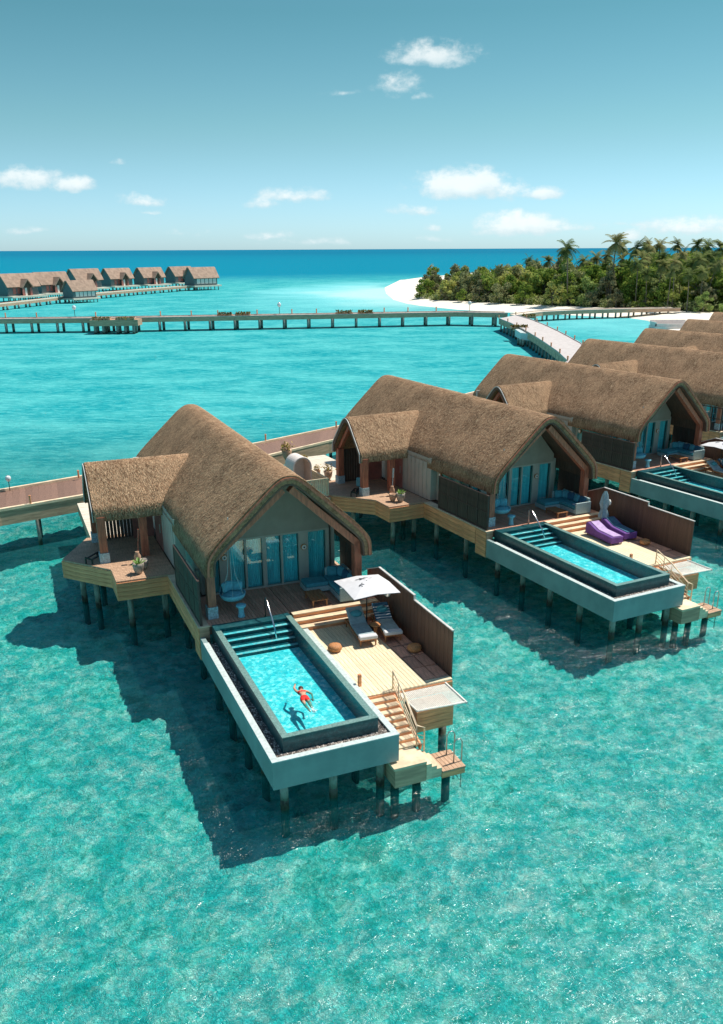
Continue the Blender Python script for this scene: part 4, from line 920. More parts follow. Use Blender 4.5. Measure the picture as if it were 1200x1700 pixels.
def rack(k, label, bag):
    t = thing('bicycle_rack', label, 'rack'); place(t, k, -2.62, 17.75, DECK, .9)
    m_ = MB(); m_.bar((-.5, -.16, .22), (.45, -.16, .22), .06, .05); m_.bar((-.5, .16, .22), (.45, .16, .22), .06, .05); m_.bar((-.5, -.16, .22), (-.5, .16, .30), .06); m_.bar((.45, -.16, .22), (.45, .16, .22), .06); m_.build('rail', 'black_metal', t)
    for x in (-.48, .43):
        for y in (-.16, .16): m_ = MB(); m_.box(x - .03, x + .03, y - .03, y + .03, 0, .2); m_.build('leg', 'black_metal', t)
    if bag:
        b = thing('scooter', 'teal scooter parked in the second villa\'s dark rack', 'scooter'); place(b, k, -2.15, 18.35, DECK, .9)
        m_ = MB(); m_.tube([(.2, 0, .1), (.14, 0, .9)], .03); m_.tube([(.14, -.2, .9), (.14, .2, .9)], .02); m_.build('steering_post', 'black_metal', b)
        m_ = MB(); m_.box(-.45, .2, -.07, .07, .08, .13); m_.build('footboard', 'black_metal', b)
        m_ = MB(); m_.box(.05, .22, -.13, .13, .25, .75); m_.build('front_bag', 'blue_fabric', b, bevel=.04)
        for x in (-.45, .26): m_ = MB(); m_.tube([(x, -.03, .09), (x, .03, .09)], .09, 14); m_.build('wheel', 'black_metal', b)
rack(1, 'low dark rack on the nearest porch beside the stone column foot', False); rack(2, 'low dark rack on the second villa\'s porch behind the column', True)

# ------------------------------------------------------------------ courtyard between the first and second villa
s = MB(); s.box(-5.6, -3.95, 18.2, 24.6, 1.7, 2.18); o = s.build('side_deck', 'grey_fascia'); place(o, 2, 0, 0, 0); o['kind'] = 'structure'
t = thing('shower_pod', 'white arched shower enclosure on the side deck between two villas', 'shower'); place(t, 2, -4.35, 22.2, DECK)
arc = [(.58 * math.cos(math.pi * k / 18), 1.0 + .62 * math.sin(math.pi * k / 18)) for k in range(19)]
s = MB(); n_ = 21; pts = [(.58, 0)] + arc + [(-.58, 0)]; inn_ = [(.5, 0)] + [(.5 * math.cos(math.pi * k / 18), 1.0 + .54 * math.sin(math.pi * k / 18)) for k in range(19)] + [(-.5, 0)]
vs = []
for yy in (-1.1, .15): vs += [(x, yy, z) for x, z in pts] + [(x, yy, z) for x, z in inn_]
fs = []
for k in range(n_ - 1): fs += [(k, n_ + k, n_ + k + 1, k + 1), (2 * n_ + k, 2 * n_ + k + 1, 3 * n_ + k + 1, 3 * n_ + k), (k, k + 1, 2 * n_ + k + 1, 2 * n_ + k), (n_ + k, 3 * n_ + k, 3 * n_ + k + 1, n_ + k + 1)]
s.add(vs, fs); sh = s.build('arched_shell', 'plaster_white', t, smooth=False); s = MB(); s.prism_xz([(x, z) for x, z in inn_], -.1, -.02); s.build('end_wall', 'plaster_white', t)
sh.rotation_euler = (0, 0, 0)
t = thing('slat_railing', 'pale slatted railing in front of the white arched enclosure', 'railing'); place(t, 2, -4.05, 18.3, DECK)
s = MB(); s.bar((-1.5, 0, .98), (0, 0, .98), .07, .05); s.bar((0, 0, .98), (0, 2.2, .98), .07, .05); s.bar((0, 0, 0), (0, 0, .98), .07); s.build('top_rail', 'pale_wood', t)
mb = MB(); mb.box(-.03, .03, -.015, .015, 0, .95); me = mb.mesh('slat', 'pale_wood')
for k in range(11): mobj('slat', me, t, (-.12 - .13 * k, 0, 0))
for k in range(14): mobj('slat', me, t, (0, .15 + .15 * k, 0), (0, 0, R(90)))
def urn(a, b, s_, label, mat='leaf_yellow'):
    t = thing('potted_plant', label, 'plant', group='yellow plants along the second entry path'); place(t, 2, a, b, DECK)
    p = MB(); p.lathe([(.1 * s_, 0), (.2 * s_, .2 * s_), (.24 * s_, .45 * s_), (.18 * s_, .5 * s_), (0, .45 * s_)], (0, 0, 0), 14); p.build('pot', 'clay_tan', t, smooth=True)
    g = random.Random(int(a * 100)); f = MB()
    for i in range(90):
        c = Vector((g.gauss(0, .14), g.gauss(0, .14), .62 + g.gauss(0, .12))) * s_; d = Vector((g.uniform(-1, 1), g.uniform(-1, 1), g.uniform(-1, 1))).normalized() * .07 * s_; e = d.cross(Vector((0, .3, 1))).normalized() * .05 * s_
        f.add([c - d, c + e, c + d, c - e], [(0, 1, 2, 3)])
    f.build('foliage', mat, t)
urn(-2.75, 27.4, 1.35, 'yellow bushy plant in a tan urn, farthest along the second entry path'); urn(-2.7, 25.0, 1.0, 'yellow bushy plant in a tan urn, just behind the white arched enclosure')
urn(-2.75, 22.6, .8, 'small yellow plant in a tan urn near the second porch'); urn(-2.55, 21.5, 1.1, 'yellow bushy plant in a tan urn beside the second porch column')

# ------------------------------------------------------------------ jetties
def jetty(name, label, left, right, z, mat, plank=None, kerb=.12, fasc=.75, pile_every=3.4, pr=.12, pmat='pile_foot', curbmat='pale_wood', pile_inset=.3, group=None, depth=-.8):
    t = thing(name, label, 'walkway', group=group); n = len(left); mb = MB()
    L3 = [Vector((p[0], p[1], 0)) for p in left]; R3 = [Vector((p[0], p[1], 0)) for p in right]
    def strip(A, B, z0, z1, nm, mt, kind=None):
        m_ = MB(); m_.v = [(*p.xy, z1) for p in A] + [(*p.xy, z1) for p in B] + [(*p.xy, z0) for p in A] + [(*p.xy, z0) for p in B]
        for i in range(n - 1): m_.f += [(i, i + 1, n + i + 1, n + i), (2 * n + i, 3 * n + i, 3 * n + i + 1, 2 * n + i + 1), (i, 2 * n + i, 2 * n + i + 1, i + 1), (n + i, n + i + 1, 3 * n + i + 1, 3 * n + i)]
        m_.f += [(0, n, 3 * n, 2 * n), (n - 1, 3 * n - 1, 4 * n - 1, 2 * n - 1)]
        return m_.build(nm, mt, t)
    top = z - .05 if plank else z
    mid = strip([a.lerp(b, .02) for a, b in zip(L3, R3)], [a.lerp(b, .98) for a, b in zip(L3, R3)], z - .3, top, 'deck_beams', mat)
    def lerp_in(a, b, d): return a + (b - a).normalized() * d
    strip(L3, [lerp_in(a, b, .22) for a, b in zip(L3, R3)], z - .02, z + kerb, 'kerb', curbmat); strip([lerp_in(b, a, .22) for a, b in zip(L3, R3)], R3, z - .02, z + kerb, 'kerb', curbmat)
    strip([lerp_in(a, b, .03) for a, b in zip(L3, R3)], [lerp_in(a, b, .12) for a, b in zip(L3, R3)], z - fasc, z - .021, 'fascia_beam', 'grey_fascia'); strip([lerp_in(b, a, .12) for a, b in zip(L3, R3)], [lerp_in(b, a, .03) for a, b in zip(L3, R3)], z - fasc, z - .021, 'fascia_beam', 'grey_fascia')
    # resample
    def resamp(step_):
        out = []; C = [(a + b) / 2 for a, b in zip(L3, R3)]; acc = 0; nxt = step_ / 2
        for i in range(n - 1):
            d = (C[i + 1] - C[i]).length
            while nxt <= acc + d: q = (nxt - acc) / d; out.append((L3[i].lerp(L3[i + 1], q), R3[i].lerp(R3[i + 1], q))); nxt += step_
            acc += d
        return out
    if plank:
        for a, b in resamp(plank):
            c = (a + b) / 2; d = b - a; w_ = d.length - .44; s = MB(); s.box(-w_ / 2, w_ / 2, -plank / 2 + .01, plank / 2 - .01, -.05, .0); me = None
            key = round(w_, 1)
            me = PLK.get((name, key))
            if me is None: me = s.mesh('plank', 'jetty_wood'); PLK[(name, key)] = me
            mobj('plank', me, mid, (c.x, c.y, z + rnd.uniform(-.003, .003)), (0, 0, math.atan2(d.y, d.x)))
    for a, b in resamp(pile_every):
        for p in (lerp_in(a, b, pile_inset), lerp_in(b, a, pile_inset)): s = MB(); s.tube([(p.x, p.y, depth), (p.x, p.y, z - .3)], pr, 8); s.build('pile', pmat, t, smooth=True)
    return t
PLK = {}
nearR = [at(-90, 868, 2.3), at(0, 849, 2.3), at(133, 826, 2.3), at(290, 795, 2.3), at(449, 757.5, 2.3), at(546, 734, 2.3)]
farL = [at(-90, 834, 2.3), at(0, 815, 2.3), at(128, 793, 2.3), at(270, 767, 2.3), at(425, 737, 2.3), at(560, 709, 2.3)]
cL = [Vector((5.5, 75)), Vector((14.5, 87)), Vector((21.8, 98))] + [at(u_, v_, 2.28).xy for u_, v_ in ((942, 600), (925, 584), (905, 570), (888, 559), (868, 547), (848, 537), (828, 529))]
cR = [Vector((9.0, 70.5)), Vector((18.5, 84)), Vector((26.3, 96))] + [at(u_, v_, 2.28).xy for u_, v_ in ((978, 581), (964, 570), (944, 559), (925, 549), (903, 539), (880, 530), (856, 523))]
NL = [p.xy for p in farL] + cL; NR = [p.xy for p in nearR] + cR
NL2 = [p.xy for p in farL] + cL[:3]; NR2 = [p.xy for p in nearR] + cR[:3]
jetty('timber_jetty', 'long brown plank jetty running behind the near villas', NL2, NR2, 2.3, 'far_deck', plank=.36, kerb=.12, fasc=.8, pile_every=3.2)
jetty('curved_walkway', 'pale walkway curving out from behind the right-hand villas over dark posts', cL[2:], cR[2:], 2.28, 'grazing_lit_deck', kerb=.12, fasc=1.0, pile_every=3.0, pr=.16, curbmat='grazing_lit_deck')
# crossing walkway over the lagoon
wy = [(-130, 172), (-73, 172.5), (-48, 174), (-24, 178), (0, 182), (20, 185.5), (30, 182)]
jetty('lagoon_walkway', 'long pale walkway on thin posts crossing the lagoon', [(x, y + 4.2) for x, y in wy], wy, 2.6, 'far_deck', kerb=.15, fasc=.78, pile_every=4.9, pr=.28, curbmat='far_deck', depth=-.6)
br = [(33, 187), (40, 196), (48, 200.5), (56, 203), (64, 205), (74, 207)]
jetty('beach_walkway', 'pale walkway branching off to the beach on the right', [(x - 1.2, y + 3.4) for x, y in br], br, 1.9, 'path_wood', kerb=.15, fasc=.7, pile_every=3.3, pr=.22, curbmat='far_deck', depth=-.5)
pl_ = MB(); pp_ = [at(u_, v_, 2.05).xy for u_, v_ in ((855, 547), (864, 553), (885, 555), (872, 545))]; pl_.prism([tuple(q_) for q_ in pp_], 1.0, 2.1); o = pl_.build('viewing_platform', 'coping'); tag(o, 'pale platform jutting from the curved walkway above dark posts', 'platform')
for x, y in [tuple(at(u_, v_, 0.).xy) for u_, v_ in ((860, 573), (864, 575), (868, 576), (864, 570), (884, 572), (880, 574))]:
    s = MB(); s.tube([(x, y, -.5), (x, y, 1.1)], .2, 8); s.build('pile', 'pile_foot', o)
pl_ = MB(); pl_.prism([(-51.5, 169.8), (-42.5, 170.6), (-42.5, 174), (-51.5, 173.5)], 1.5, 2.63); o = pl_.build('viewing_platform', 'grey_fascia'); tag(o, 'wide brown platform on clustered posts in the left part of the lagoon walkway', 'platform')
for x in (-50.8, -49.2, -46.5, -45, -43.4):
    for y in (170.6, 172.4): s = MB(); s.tube([(x, y, -.5), (x, y, 1.5)], .28, 8); s.build('pile', 'pile_foot', o)
# shrubs in planters on the walkways
def bush(x0, x1, y, z, label, h=.8, seed=1):
    g = random.Random(seed); f = MB(); f.tone = []
    for i in range(int(160 * (x1 - x0) / 2)):
        c = Vector((g.uniform(x0, x1), y + g.gauss(0, .5), z + g.random() * h)); d = Vector((g.uniform(-1, 1), g.uniform(-1, 1), g.uniform(-1, 1))).normalized() * .22; e = d.cross(Vector((.2, .3, 1))).normalized() * .16
        f.add([c - d, c + e, c + d, c - e], [(0, 1, 2, 3)]); f.tone.append(g.random())
    t = thing('planter_hedge', label, 'hedge', ((x0 + x1) / 2, y, 0)); o = f.build('foliage', 'shrub_leaf', None); o.parent = t; o.location = (-(x0 + x1) / 2, -y, -.15)
    s = MB(); s.box(x0 - .1, x1 + .1, y - .7, y + .7, z - .1, z + .25); o = s.build('planter', 'grey_fascia', None); o.parent = t; o.location = (-(x0 + x1) / 2, -y, 0)
bush(-28.5, -25.7, 179.4, 2.7, 'long low hedge on the walkway, left of the first pair', seed=1); bush(-25.0, -22.2, 180.0, 2.7, 'long low hedge on the walkway, right of the first pair', seed=2)
bush(-5.0, -1.6, 183.2, 2.7, 'low hedge on the walkway left of the middle lantern', seed=3); bush(-.4, 2.6, 184., 2.7, 'low hedge on the walkway right of the middle lantern', seed=4)
bush(33.4, 36.0, 184.5, 1.7, 'yellow-green hedge where the walkways meet', seed=5); bp_ = at(860, 545, 2.1); bush(bp_.x - 1.2, bp_.x + 1.6, bp_.y, 2.1, 'green hedge on the pale jutting platform', .7, seed=6)
bush(-51.0, -47.8, 171., 2.72, 'dark hedge on the wide brown platform, left half', .5, seed=7); bush(-46.6, -43.2, 171.2, 2.72, 'dark hedge on the wide brown platform, right half', .5, seed=8)
# lanterns and bollards
def lantern(p, z, s_, label):
    t = thing('globe_lantern', label, 'lantern', (p[0], p[1], z), group='globe lanterns on the walkways')
    m_ = MB(); m_.tube([(0, 0, 0), (0, 0, .9 * s_)], .035 * s_, 7); m_.build('post', 'black_metal', t)
    m_ = MB(); m_.lathe([(0, .85), (.16, .92), (.26, 1.1), (.24, 1.3), (.12, 1.42), (0, 1.45)], (0, 0, 0), 14); g_ = m_.build('globe', 'glass_lantern', t, smooth=True); g_.scale = (s_,) * 3
    m_ = MB()
    for k in range(6): a = math.pi * k / 3; m_.tube([(.05 * math.cos(a), .05 * math.sin(a), .86), (.27 * math.cos(a), .27 * math.sin(a), 1.12), (.1 * math.cos(a), .1 * math.sin(a), 1.45)], .014, 5)
    c_g = m_.build('cage', 'black_metal', t); c_g.scale = (s_,) * 3
p = at(16, 812, 2.4); lantern((p.x, p.y), 2.3, .62, 'globe lantern on the far kerb of the near jetty, at the left edge')
lantern((-56.5, 177.3), 2.75, 1.5, 'small lantern on the far walkway near the left villas'); lantern((-16.5, 183.), 2.75, 1.5, 'small lantern on the far walkway in the middle of the lagoon'); lantern((23.0, 188.6), 2.7, 1.4, 'small lantern on the far walkway before the beach')
def bollard(p, z, label, h=.42, r=.055):
    m_ = MB(); m_.lathe([(r, 0), (r, h), (r * 1.25, h), (r * 1.25, h + .05), (0, h + .05)], (0, 0, 0), 9); o = m_.build('bollard_light', 'fascia_wood', None); o.location = (p[0], p[1], z); tag(o, label, 'bollard', 'bollard lights along the walkways')
p = at(51, 838, 2.35); bollard(p, 2.4, 'short wooden bollard light on the near kerb at the left edge'); p = at(131, 795, 2.35); bollard(p, 2.4, 'short dark bollard light on the jetty just left of the nearest porch roof')
p = at(441, 733, 2.35); bollard(p, 2.4, 'short dark bollard light on the jetty behind the nearest roof'); p = at(558, 711, 2.35); bollard(p, 2.4, 'short dark bollard light on the jetty left of the second porch roof')
ORD = ['first', 'second', 'third', 'fourth', 'fifth', 'sixth', 'seventh', 'eighth', 'ninth', 'tenth', 'eleventh', 'twelfth']
def wfar(x):
    for (xa, ya), (xb, yb) in zip(wy[:-1], wy[1:]):
        if xa <= x <= xb: return ya + (yb - ya) * (x - xa) / (xb - xa)
for i, x in enumerate((-70, -64, -52.5, -40, -34, -28.8, -21, -14, -9, 5, 10, 16)):
    bollard((x, wfar(x) + 4.0), 2.75, 'tiny post light on the far kerb of the lagoon walkway, %s from the left' % ORD[i], .8, .12)
for i in range(9):
    q = i / 8 * 5.999; j = int(q); a = cL[3:][j].lerp(cL[3:][min(j + 1, 6)], q - j); b = cR[3:][j].lerp(cR[3:][min(j + 1, 6)], q - j)
    for e, nm in ((a, 'left'), (b, 'right')): bollard((e.x, e.y), 2.38, 'small post light on the %s kerb of the curved walkway, %s from its near end' % (nm, ORD[i]), .5, .1)

# ------------------------------------------------------------------ distant villas on the left
def make_distant(porch=True):
    t = thing('distant_villa', '', 'villa'); Lh, Wh, ze, zr = 12.5, 3.3, 5.3, 9.1        # ridge along x, gable end at -x
    s = MB(); s.prism([(-.3, -Wh), (Lh - .8, -Wh), (Lh - .8, Wh), (-.3, Wh)], 1.9, ze)
    s.add([(-.3, -Wh, ze), (-.3, Wh, ze), (-.3, 0, zr - .5), (Lh - .8, -Wh, ze), (Lh - .8, Wh, ze), (Lh - .8, 0, zr - .5)], [(0, 1, 2), (3, 5, 4), (0, 2, 5, 3), (1, 4, 5, 2)]); s.build('wall', 'distant_wall', t)
    prof = [(-Wh - .7, ze - .5), (-Wh - .1, ze + .35), (-.6, zr - .15), (0, zr), (.6, zr - .15), (Wh + .1, ze + .35), (Wh + .7, ze - .5)]; ip = prof_offset(prof, -.4); n_ = len(prof)
    s = MB()
    for x, off in ((-.9, 0), (Lh, 0)):
        s.v += [(x + (.0 if x < 0 else (zz - ze) * .15), y, zz) for y, zz in prof] + [(x, y, zz) for y, zz in ip]
    for k in range(n_ - 1): s.f += [(k, k + 1, 2 * n_ + k + 1, 2 * n_ + k), (n_ + k, 3 * n_ + k, 3 * n_ + k + 1, n_ + k + 1), (k, n_ + k, n_ + k + 1, k + 1), (2 * n_ + k, 2 * n_ + k + 1, 3 * n_ + k + 1, 3 * n_ + k)]
    s.build('roof', 'distant_thatch', t)
    if porch:
        x0 = 6.2; pw = 1.9; s = MB(); yf = -Wh - 2.3
        pr_ = [(x0 - pw - .4, 4.6), (x0 - pw, 5.1), (x0, 7.4), (x0 + pw, 5.1), (x0 + pw + .4, 4.6)]; s.v = [(x, yf, z) for x, z in pr_] + [(x, 0, z) for x, z in pr_] + [(x, yf, z - .35) for x, z in pr_]
        s.f = [(k, k + 1, 5 + k + 1, 5 + k) for k in range(4)] + [(k, 10 + k, 10 + k + 1, k + 1) for k in range(4)]; s.build('porch_roof', 'distant_thatch', t)
        s = MB(); s.prism_xz([(x0 - pw, 2), (x0 + pw, 2), (x0 + pw, 4.9), (x0, 7.0), (x0 - pw, 4.9)], yf + .9, yf + 1.1); s.build('porch_gable', 'soffit', t)
        for dx_, m2 in ((-1.5, 'red_panel'), (-.5, 'plaster_white'), (1.5, 'red_panel')): s = MB(); s.box(x0 + dx_ - .4, x0 + dx_ + .4, yf + .75, yf + .88, 2, 4.5); s.build('porch_panel', m2, t)
    for k in range(2 if porch else 5):
        x = 1.6 + 1.7 * k if porch else 1.0 + 2.1 * k; s = MB(); s.box(x, x + (1.2 if porch else 1.7), -Wh - .07, -Wh - .01, 2.6, 4.7); s.build('window', 'plaster_white' if not porch else 'red_panel', t)
    s = MB(); s.box(-1.0, Lh + .8, -Wh - (3. if porch else .9), Wh, 1.4, 2.0); s.build('deck', 'path_wood', t)
    for k in range(7):
        for y in (-Wh - .4, Wh - .4): s = MB(); s.tube([(-.2 + k * 2., y, -.5), (-.2 + k * 2., y, 1.5)], .2, 6); s.build('pile', 'pile_foot', t)
    return t
dA = make_distant(True); dB = make_distant(False); usedA = usedB = False
DV = [(-12, 492, 'A', 'brown-roofed villa cut by the left edge in the far row'), (46, 487, 'A', 'second far brown-roofed villa from the left edge'), (103, 493, 'B', 'grey-walled far villa standing alone in front of the far row'), (107, 479, 'A', 'far villa half hidden behind the lone grey-walled one'),
      (165, 475, 'A', 'far villa right of the lone grey-walled one, with a dark porch gable'), (221, 472.5, 'A', 'far villa in the middle right of the row, with a dark porch gable'), (274, 469.5, 'A', 'far villa partly hidden by the last one of the row'), (308, 474, 'B', 'rightmost far villa at the tip of the row, with white windows')]
HT = {0: 40, 1: 36, 2: 36, 3: 30, 4: 27, 5: 27, 6: 26, 7: 31}
for i, (u, v_, typ, lab) in enumerate(DV):
    if typ == 'A': t = dA if not usedA else copy_tree(dA); usedA = True
    else: t = dB if not usedB else copy_tree(dB); usedB = True
    p = at(u + 5, v_, 2.0); t.location = (p.x, p.y + (3.5 if typ == 'B' else 6.), 0); t.rotation_euler = (0, 0, R(56 if i < 7 else 48)); sc_ = {2: .72, 3: .95, 7: .95}.get(i, .92); t.scale = (sc_,) * 3
    tag(t, lab, 'villa', 'far row of villas on the left')
q = [(-20, 508), (60, 499), (140, 490), (230, 482), (300, 476.5), (330, 474.5)]
A_ = [at(u, v_, 1.6) for u, v_ in q]; jetty('far_jetty', 'far tan jetty in front of the left row of villas', [(p.x, p.y + 6) for p in A_], [(p.x, p.y) for p in A_], 1.7, 'fascia_wood', kerb=.25, fasc=.7, pile_every=6, pr=.3, curbmat='path_wood', depth=-.5)

# moored raft by the beach
t = thing('moored_raft', 'white boxy raft moored off the beach above the villa roofs', 'raft'); p = at(1112, 545, .1); t.location = p
s = MB(); s.box(-3.6, 3.6, -2., 2., -.3, .5); s.build('hull', 'plaster_white', t); s = MB(); s.box(-3.5, 3.5, 1.6, 1.8, .5, 1.5); s.box(-3.5, -3.3, -1.8, 1.6, .5, 1.3); s.box(-3.5, 3.5, -1.8, -1.6, .5, 1.0); s.build('side_wall', 'plaster_white', t)

# ------------------------------------------------------------------ trees
def leaf_cloud(n, blobs, size, seed, tone_up=True):
    g = np.random.default_rng(seed); B = np.array(blobs); k = g.integers(0, len(B), n); b = B[k]
    d = g.normal(size=(n, 3)); d /= np.linalg.norm(d, axis=1)[:, None]; r = g.random(n) ** .33
    P = b[:, :3] + d * (b[:, 3:4] * np.array([1, 1, .8])) * (r * (.75 + .35 * g.random(n)))[:, None]
    a = g.normal(size=(n, 3)); a /= np.linalg.norm(a, axis=1)[:, None]; c = np.cross(a, d + .3 * g.normal(size=(n, 3))); c /= np.linalg.norm(c, axis=1)[:, None] + 1e-9
    s = (size * g.uniform(.6, 1.4, n))[:, None]
    V = np.stack([P - a * s, P + c * s * .6, P + a * s, P - c * s * .6], 1).reshape(-1, 3); tone = np.clip(g.normal(.45, .25, n), 0, 1)
    return V, tone
def tree_mesh(seed, n=2600, size=.34, mat='leaf_green'):
    g = random.Random(seed); bl = []
    for i in range(13):
        a = g.uniform(0, 6.28); r = g.uniform(.3, 3.3); z = g.uniform(4.0, 8.6); bl.append((r * math.cos(a), r * math.sin(a), z - r * .35, g.uniform(.9, 1.9)))
    for i in range(6): a = g.uniform(0, 6.28); bl.append((3.4 * math.cos(a), 3.4 * math.sin(a), g.uniform(1.2, 3.6), g.uniform(1., 1.7)))
    V, tone = leaf_cloud(n, bl, size, seed); me = fast_mesh('crown', V, np.arange(len(V)).reshape(-1, 4), mat, tone)
    t = MB(); t.tube([(0, 0, -.2), (g.uniform(-.3, .3), g.uniform(-.3, .3), 3), (g.uniform(-.6, .6), g.uniform(-.6, .6), 6.5)], [.28, .2, .09], 6)
    for b in bl[:8]: t.tube([(0, 0, 2.6), (b[0] * .5, b[1] * .5, (2.6 + b[2]) / 2 + .4), (b[0], b[1], b[2])], [.12, .08, .03], 5)
    return me, t.mesh('trunk', 'trunk')
def palm_mesh(seed, h, lean):
    g = random.Random(seed); V = []; tone = []
    pts = [Vector((lean * (k / 5) ** 1.7, 0, h * k / 5)) for k in range(6)]; top = pts[-1]
    t = MB(); t.tube(pts, [.22, .18, .16, .15, .14, .13], 7)
    for i in range(22):
        a = 2 * math.pi * i / 22 * 2.4 + g.uniform(-.2, .2); el = g.uniform(-.7, 1.3); L = g.uniform(2.6, 3.8); prev = top.copy(); dirv_ = Vector((math.cos(a) * math.cos(el), math.sin(a) * math.cos(el), math.sin(el))); tn = g.uniform(.1, .9)
        for k in range(9):
            nxt = prev + dirv_ * L / 9; dirv_ = (dirv_ + Vector((0, 0, -.17))).normalized(); sd_ = dirv_.cross(Vector((0, 0, 1))).normalized(); wl = .75 * math.sin(math.pi * (k + 1.2) / 10.5) + .1
            for s_ in (-1, 1):
                for q in (.1, .6):
                    b_ = prev.lerp(nxt, q); tip = b_ + sd_ * s_ * wl * 1.1 + dirv_ * .3 + Vector((0, 0, -.32 * wl - g.uniform(0, .12))); w2 = dirv_ * .17
                    V += [b_, b_ + w2, tip + w2 * .3, tip]; tone.append(min(1, max(0, tn + g.uniform(-.2, .2))))
            prev = nxt
    V = np.array([tuple(p) for p in V]); me = fast_mesh('fronds', V, np.arange(len(V)).reshape(-1, 4), 'palm_leaf', np.array(tone))
    return me, t.mesh('trunk', 'trunk')
TM = [tree_mesh(10 + i, mat='leaf_green' if i % 3 else 'leaf_olive') for i in range(6)]; PMm = [palm_mesh(30 + i, 12.5 + i, (-1) ** i * (.8 + .5 * i)) for i in range(4)]
def add_tree(kind, i, p, s_, rz, label, cat, grp):
    cr, tk = (TM[i % 6] if kind == 'tree' else PMm[i % 4]); t = thing('broadleaf_tree' if kind == 'tree' else 'palm_tree', label, cat, p, rz, grp); t.scale = (s_, s_, s_ * (1. if kind == 'palm' else rnd.uniform(.9, 1.15)))
    mobj('trunk', tk, t); mobj('crown' if kind == 'tree' else 'fronds', cr, t)
g = random.Random(5)
inn2 = [(p.x, p.y) for p in inner]
def front_y(x):
    for (xa, ya), (xb, yb) in zip(inn2[:-1], inn2[1:]):
        if xa <= x <= xb: return ya + (yb - ya) * (x - xa) / (xb - xa + 1e-9)
    return inn2[-1][1] if x > inn2[-1][0] else 360
cnt = 0
def px_of(p):
    q = Vector(p) - Vector((0, 0, CAM_H)); return 600 + FPX * q.x / q.dot(Fv)
ZONES = [(720, 'at the left tip of the island'), (790, 'left of the curved walkway\'s far end'), (860, 'above the point where the walkways join'), (930, 'above the start of the beach walkway'), (1000, 'above the middle of the beach walkway'), (1070, 'above the landing of the beach walkway'), (1130, 'above the white raft'), (1175, 'above the farthest villa roofs'), (1e9, 'at the right edge of the wood')]
def zone(u): return next(n for lim, n in ZONES if u < lim)
for row in range(9):
    off = 2.0 + row * 6.0 + (row > 5) * (row - 5) * 8
    x = inn2[0][0] + .5 + row * 1.0
    while x < 150:
        y = front_y(x) + off + g.uniform(-2, 2); fx = (x - 19) / 60
        s_ = g.uniform(.45, .75) if row == 0 else g.uniform(.74, 1.05) * (1.2 if (px_of((x, y, 4)) > 880 and row > 1) else 1)
        if fx < .25: s_ *= .68 + fx * 1.28
        u = px_of((x, y, 4)); ki = g.randrange(6)
        if cnt < 290 and u < 1225:
            kd = ('grey-green', 'green')[1 if ki % 3 else 0]
            lab = (('low %s tree on the edge of the sand, ' if row == 0 else ('%s tree in the front part of the wood, ' if row < 4 else '%s treetop deep in the wood, ')) % kd) + zone(u)
            add_tree('tree', ki, (x, y, .8), s_, g.uniform(0, 6.28), lab, 'tree', lab); cnt += 1
        x += g.uniform(4.0, 6.2) * (1 if row < 4 else 1.5)
pc = 0
PALMS = [(948, 408, 235), (1022, 398, 232), (1055, 408, 245), (1085, 415, 240), (995, 418, 250), (905, 425, 270), (1110, 418, 230), (1140, 412, 260), (1165, 420, 225), (1190, 408, 250), (715, 437, 345), (870, 423, 300), (965, 424, 262), (1040, 420, 268), (1072, 404, 300), (1125, 425, 215), (1150, 428, 240), (930, 428, 262), (1012, 430, 245), (1180, 430, 215), (1100, 404, 310), (1160, 404, 320), (885, 430, 300), (1205, 415, 225), (1062, 428, 225), (1095, 432, 222), (1115, 442, 214), (1135, 436, 220), (1170, 442, 212), (1030, 436, 240), (985, 432, 245), (1196, 432, 215), (1148, 446, 210), (1078, 446, 220), (955, 438, 255), (1008, 415, 252), (1068, 418, 235), (1186, 418, 235), (1130, 404, 330), (1080, 406, 340), (1180, 405, 330), (1040, 408, 350), (845, 438, 300), (820, 440, 310)]
for i, (u, v_, dist_) in enumerate(PALMS):
    d = ray(u, v_ - 3 if v_ < 412 else v_ + 4); tt = dist_ / d.y; top = Vector((0, 0, CAM_H)) + d * tt; k = i % 4; h_ = 13.5 + k; s_ = max(.45, (top.z - .8) / h_)
    lab = 'tall coconut palm clear against the sky, ' + zone(u) if v_ < 412 else ('coconut palm alone at the left tip of the island' if u < 730 else 'coconut palm rising a little over the broadleaf trees, ' + zone(u))
    add_tree('palm', k, (top.x, top.y, .8), min(s_, 1.35), g.uniform(0, 6.28), lab, 'palm tree', lab)
# far wood: one mass behind
bl = []
for i in range(1100): x = g.uniform(52, 260); y = front_y(min(x, 80)) + g.uniform(45, 190) + max(0, x - 110) * .3; bl.append((x, y, g.uniform(2.5, 6.2) * min(1, .55 + (x - 30) / 90), g.uniform(2., 3.4)))
for i in range(0): pass
bl2 = bl; V, tone = leaf_cloud(42000, bl, .6, 76); o = mobj('inner_wood', fast_mesh('inner_wood', V, np.arange(len(V)).reshape(-1, 4), 'leaf_green', tone), kind='stuff'); tag(o, 'dense canopy of the wood behind the front trees', 'wood')
bl = []
for i in range(420): y = g.uniform(330, 620); x = y * g.uniform(.31, .62); bl.append((x, y, g.uniform(5, 10.5), g.uniform(3, 5)))
V, tone = leaf_cloud(30000, bl, .9, 77); o = mobj('far_wood', fast_mesh('far_wood', V, np.arange(len(V)).reshape(-1, 4), 'leaf_green', tone), kind='stuff'); tag(o, 'distant wood along the right horizon', 'wood')
